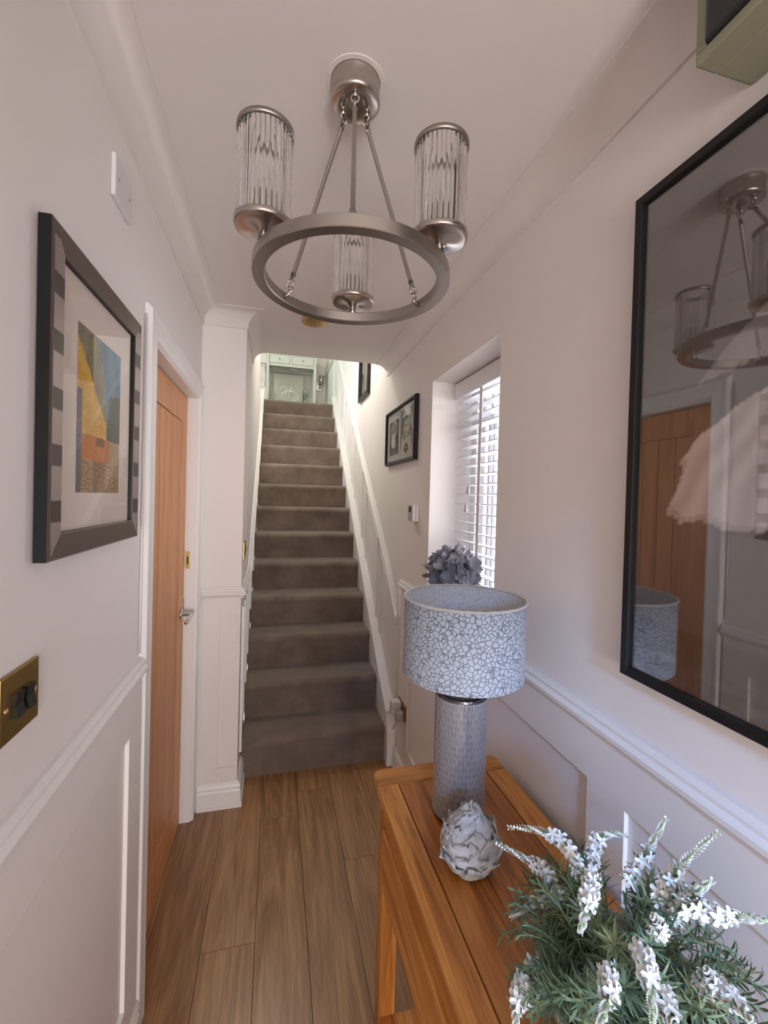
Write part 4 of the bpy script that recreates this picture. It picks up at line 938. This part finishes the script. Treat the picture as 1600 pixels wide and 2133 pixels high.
for x0, x1 in ((CX0+.042, .154), (.192, CX1-.042)):
    d = cp((x0, CY0+.006, 3.436), (x1, CY0+.024, 3.551), 'drawer')
    MB().lathe([(.006, 0), (.005, -.008), (.010, -.016), (.0, -.020)], ((x0+x1)/2-lo_[0], CY0+.006-lo_[1], 3.49-lo_[2]), 12, 'Y').build('knob', M['nickel'], d)
dec = MB()
for x0, x1 in ((CX0+.05, .155), (.19, CX1-.05)):
    dec.tube([(x0-lo_[0], CY0+.03-lo_[1], 3.365-lo_[2]), (x1-lo_[0], CY0+.03-lo_[1], 3.365-lo_[2])], .006, 6)
dec.tube([(.172-lo_[0], CY0+.03-lo_[1], 3.395-lo_[2]), (.172-lo_[0], CY0+.03-lo_[1], 3.34-lo_[2])], .012, 8); dec.build('rod_rail', M['nickel_b'], lc)
# pale panel on the shelf
m = paint('pale_linen', (.62, .60, .54), .9, .3, 120); M['linen'] = m
pb_ = thing('pale_wall_panel', 'pale plain panel standing at the back of the landing console shelf', 'panel', (.155, 6.55, 2.905))
B((-.215, -.03, 0), (.215, .03, .44), .012).build('panel', M['linen'], pb_)
for k in range(9): B((-.20+k*.046, -.033, .36), (-.178+k*.046, -.029, .43), .001).build('pleat', M['linen'], pb_)
# wire pumpkin
pk = thing('wire_pumpkin', 'silver wire pumpkin ornament at the top of the stairs', 'ornament', (.17, 6.36, 2.905))
def ell(cx, rx, rz, zc, a0=0, a1=2*PI, n=28): return [(cx+rx*math.cos(a0+(a1-a0)*i/n), 0, zc+rz*math.sin(a0+(a1-a0)*i/n)) for i in range(n+1)]
M['wire'] = mat('pale_silver_wire', (.72, .72, .68), .35, .6)
MB().tube(ell(0, .115, .082, .082)[:-1], .007, 8, True, True).build('outline', M['wire'], pk)
MB().tube(ell(0, .072, .078, .080)[:-1], .0055, 8, True, True).build('inner_rib', M['wire'], pk)
MB().tube(ell(.02, .038, .072, .082, PI*.35, PI*1.4), .0055, 8).build('inner_rib', M['wire'], pk)
MB().tube([(0, 0, .16), (-.01, 0, .18), (-.03, 0, .195), (-.06, 0, .215), (-.10, 0, .21), (-.13, 0, .19), (-.135, 0, .165), (-.115, 0, .16), (-.11, 0, .18)], .006, 8).build('tendril', M['wire'], pk)
MB().tube([(-.04, 0, .20), (-.05, 0, .175), (-.075, 0, .16), (-.085, 0, .18), (-.07, 0, .195)], .005, 8).build('tendril', M['wire'], pk)
MB().tube([(0, 0, .158), (.005, 0, .185), (.02, 0, .20), (.012, 0, .215)], .006, 8).build('stalk', M['wire'], pk)
# heart ornaments
def heart_pts(s_): return [(s_*(16*math.sin(t)**3)/16, 0, s_*(13*math.cos(t)-5*math.cos(2*t)-2*math.cos(3*t)-math.cos(4*t))/16+s_) for t in [2*PI*i/30 for i in range(30)]]
h1 = thing('wicker_heart', 'small grey wicker heart at the left of the pumpkin', 'ornament', (-.085, 6.36, 2.905))
MB().tube(heart_pts(.05), .010, 8, True, True).build('hoop', M['nickel_b'], h1)
MB().tube(heart_pts(.03), .006, 6, True, True).build('inner_hoop', M['wire'], h1)
MB().box((-.03, -.015, -.012), (.03, .015, .004), .003).build('foot', M['nickel_b'], h1); 
for c_ in h1.children: c_.location.z = .012
h2 = thing('silver_heart', 'silver wire heart leaning at the right of the pumpkin', 'ornament', (.445, 6.37, 2.905))
MB().tube(heart_pts(.038), .005, 8, True, True).build('hoop', M['wire'], h2); MB().box((-.025, -.012, -.008), (.025, .012, .004), .002).build('foot', M['wire'], h2)
for c_ in h2.children: c_.location.z = .008
ln = thing('glass_lantern_jar', 'clear glass jar lantern with a wire handle right of the pumpkin', 'lantern', (.395, 6.45, 2.905))
MB().lathe([(.0, 0), (.042, 0), (.045, .006), (.045, .15), (.040, .17), (.038, .17), (.043, .15), (.043, .008), (.0, .006)], n=24).build('jar', thin_glass('jar_glass', 1.3, (.86, .9, .86)), ln)
MB().tube([(-.045, 0, .16), (-.035, 0, .215), (0, 0, .235), (.035, 0, .215), (.045, 0, .16)], .003, 6).build('handle', M['nickel_b'], ln)
MB().lathe([(.0, .006), (.02, .006), (.02, .06), (.0, .062)], n=16).build('candle', M['cabw'], ln)
# wall light
sc_ = thing('wall_light', 'chrome wall light with a cylinder shade on the landing wall', 'wall light', (.62, YL, 3.24))
B((-.045, -.018, -.05), (.03, 0, .06), .003).build('back_plate', M['chrome'], sc_)
MB().tube([(-.01, -.018, -.02), (-.005, -.06, -.02), (.02, -.075, 0), (.02, -.075, .04)], .010, 10).build('arm', M['chrome'], sc_)
MB().lathe([(.022, .04), (.036, .045), (.036, .155), (.033, .155), (.033, .05), (.022, .04)], (.02, -.075, 0), 28, cap=False).build('shade', M['chrome'], sc_)
MB().lathe([(.03, .03), (.034, .045), (.0, .045)], (.02, -.075, 0), 24).build('shade_cup', M['brass_l'], sc_)
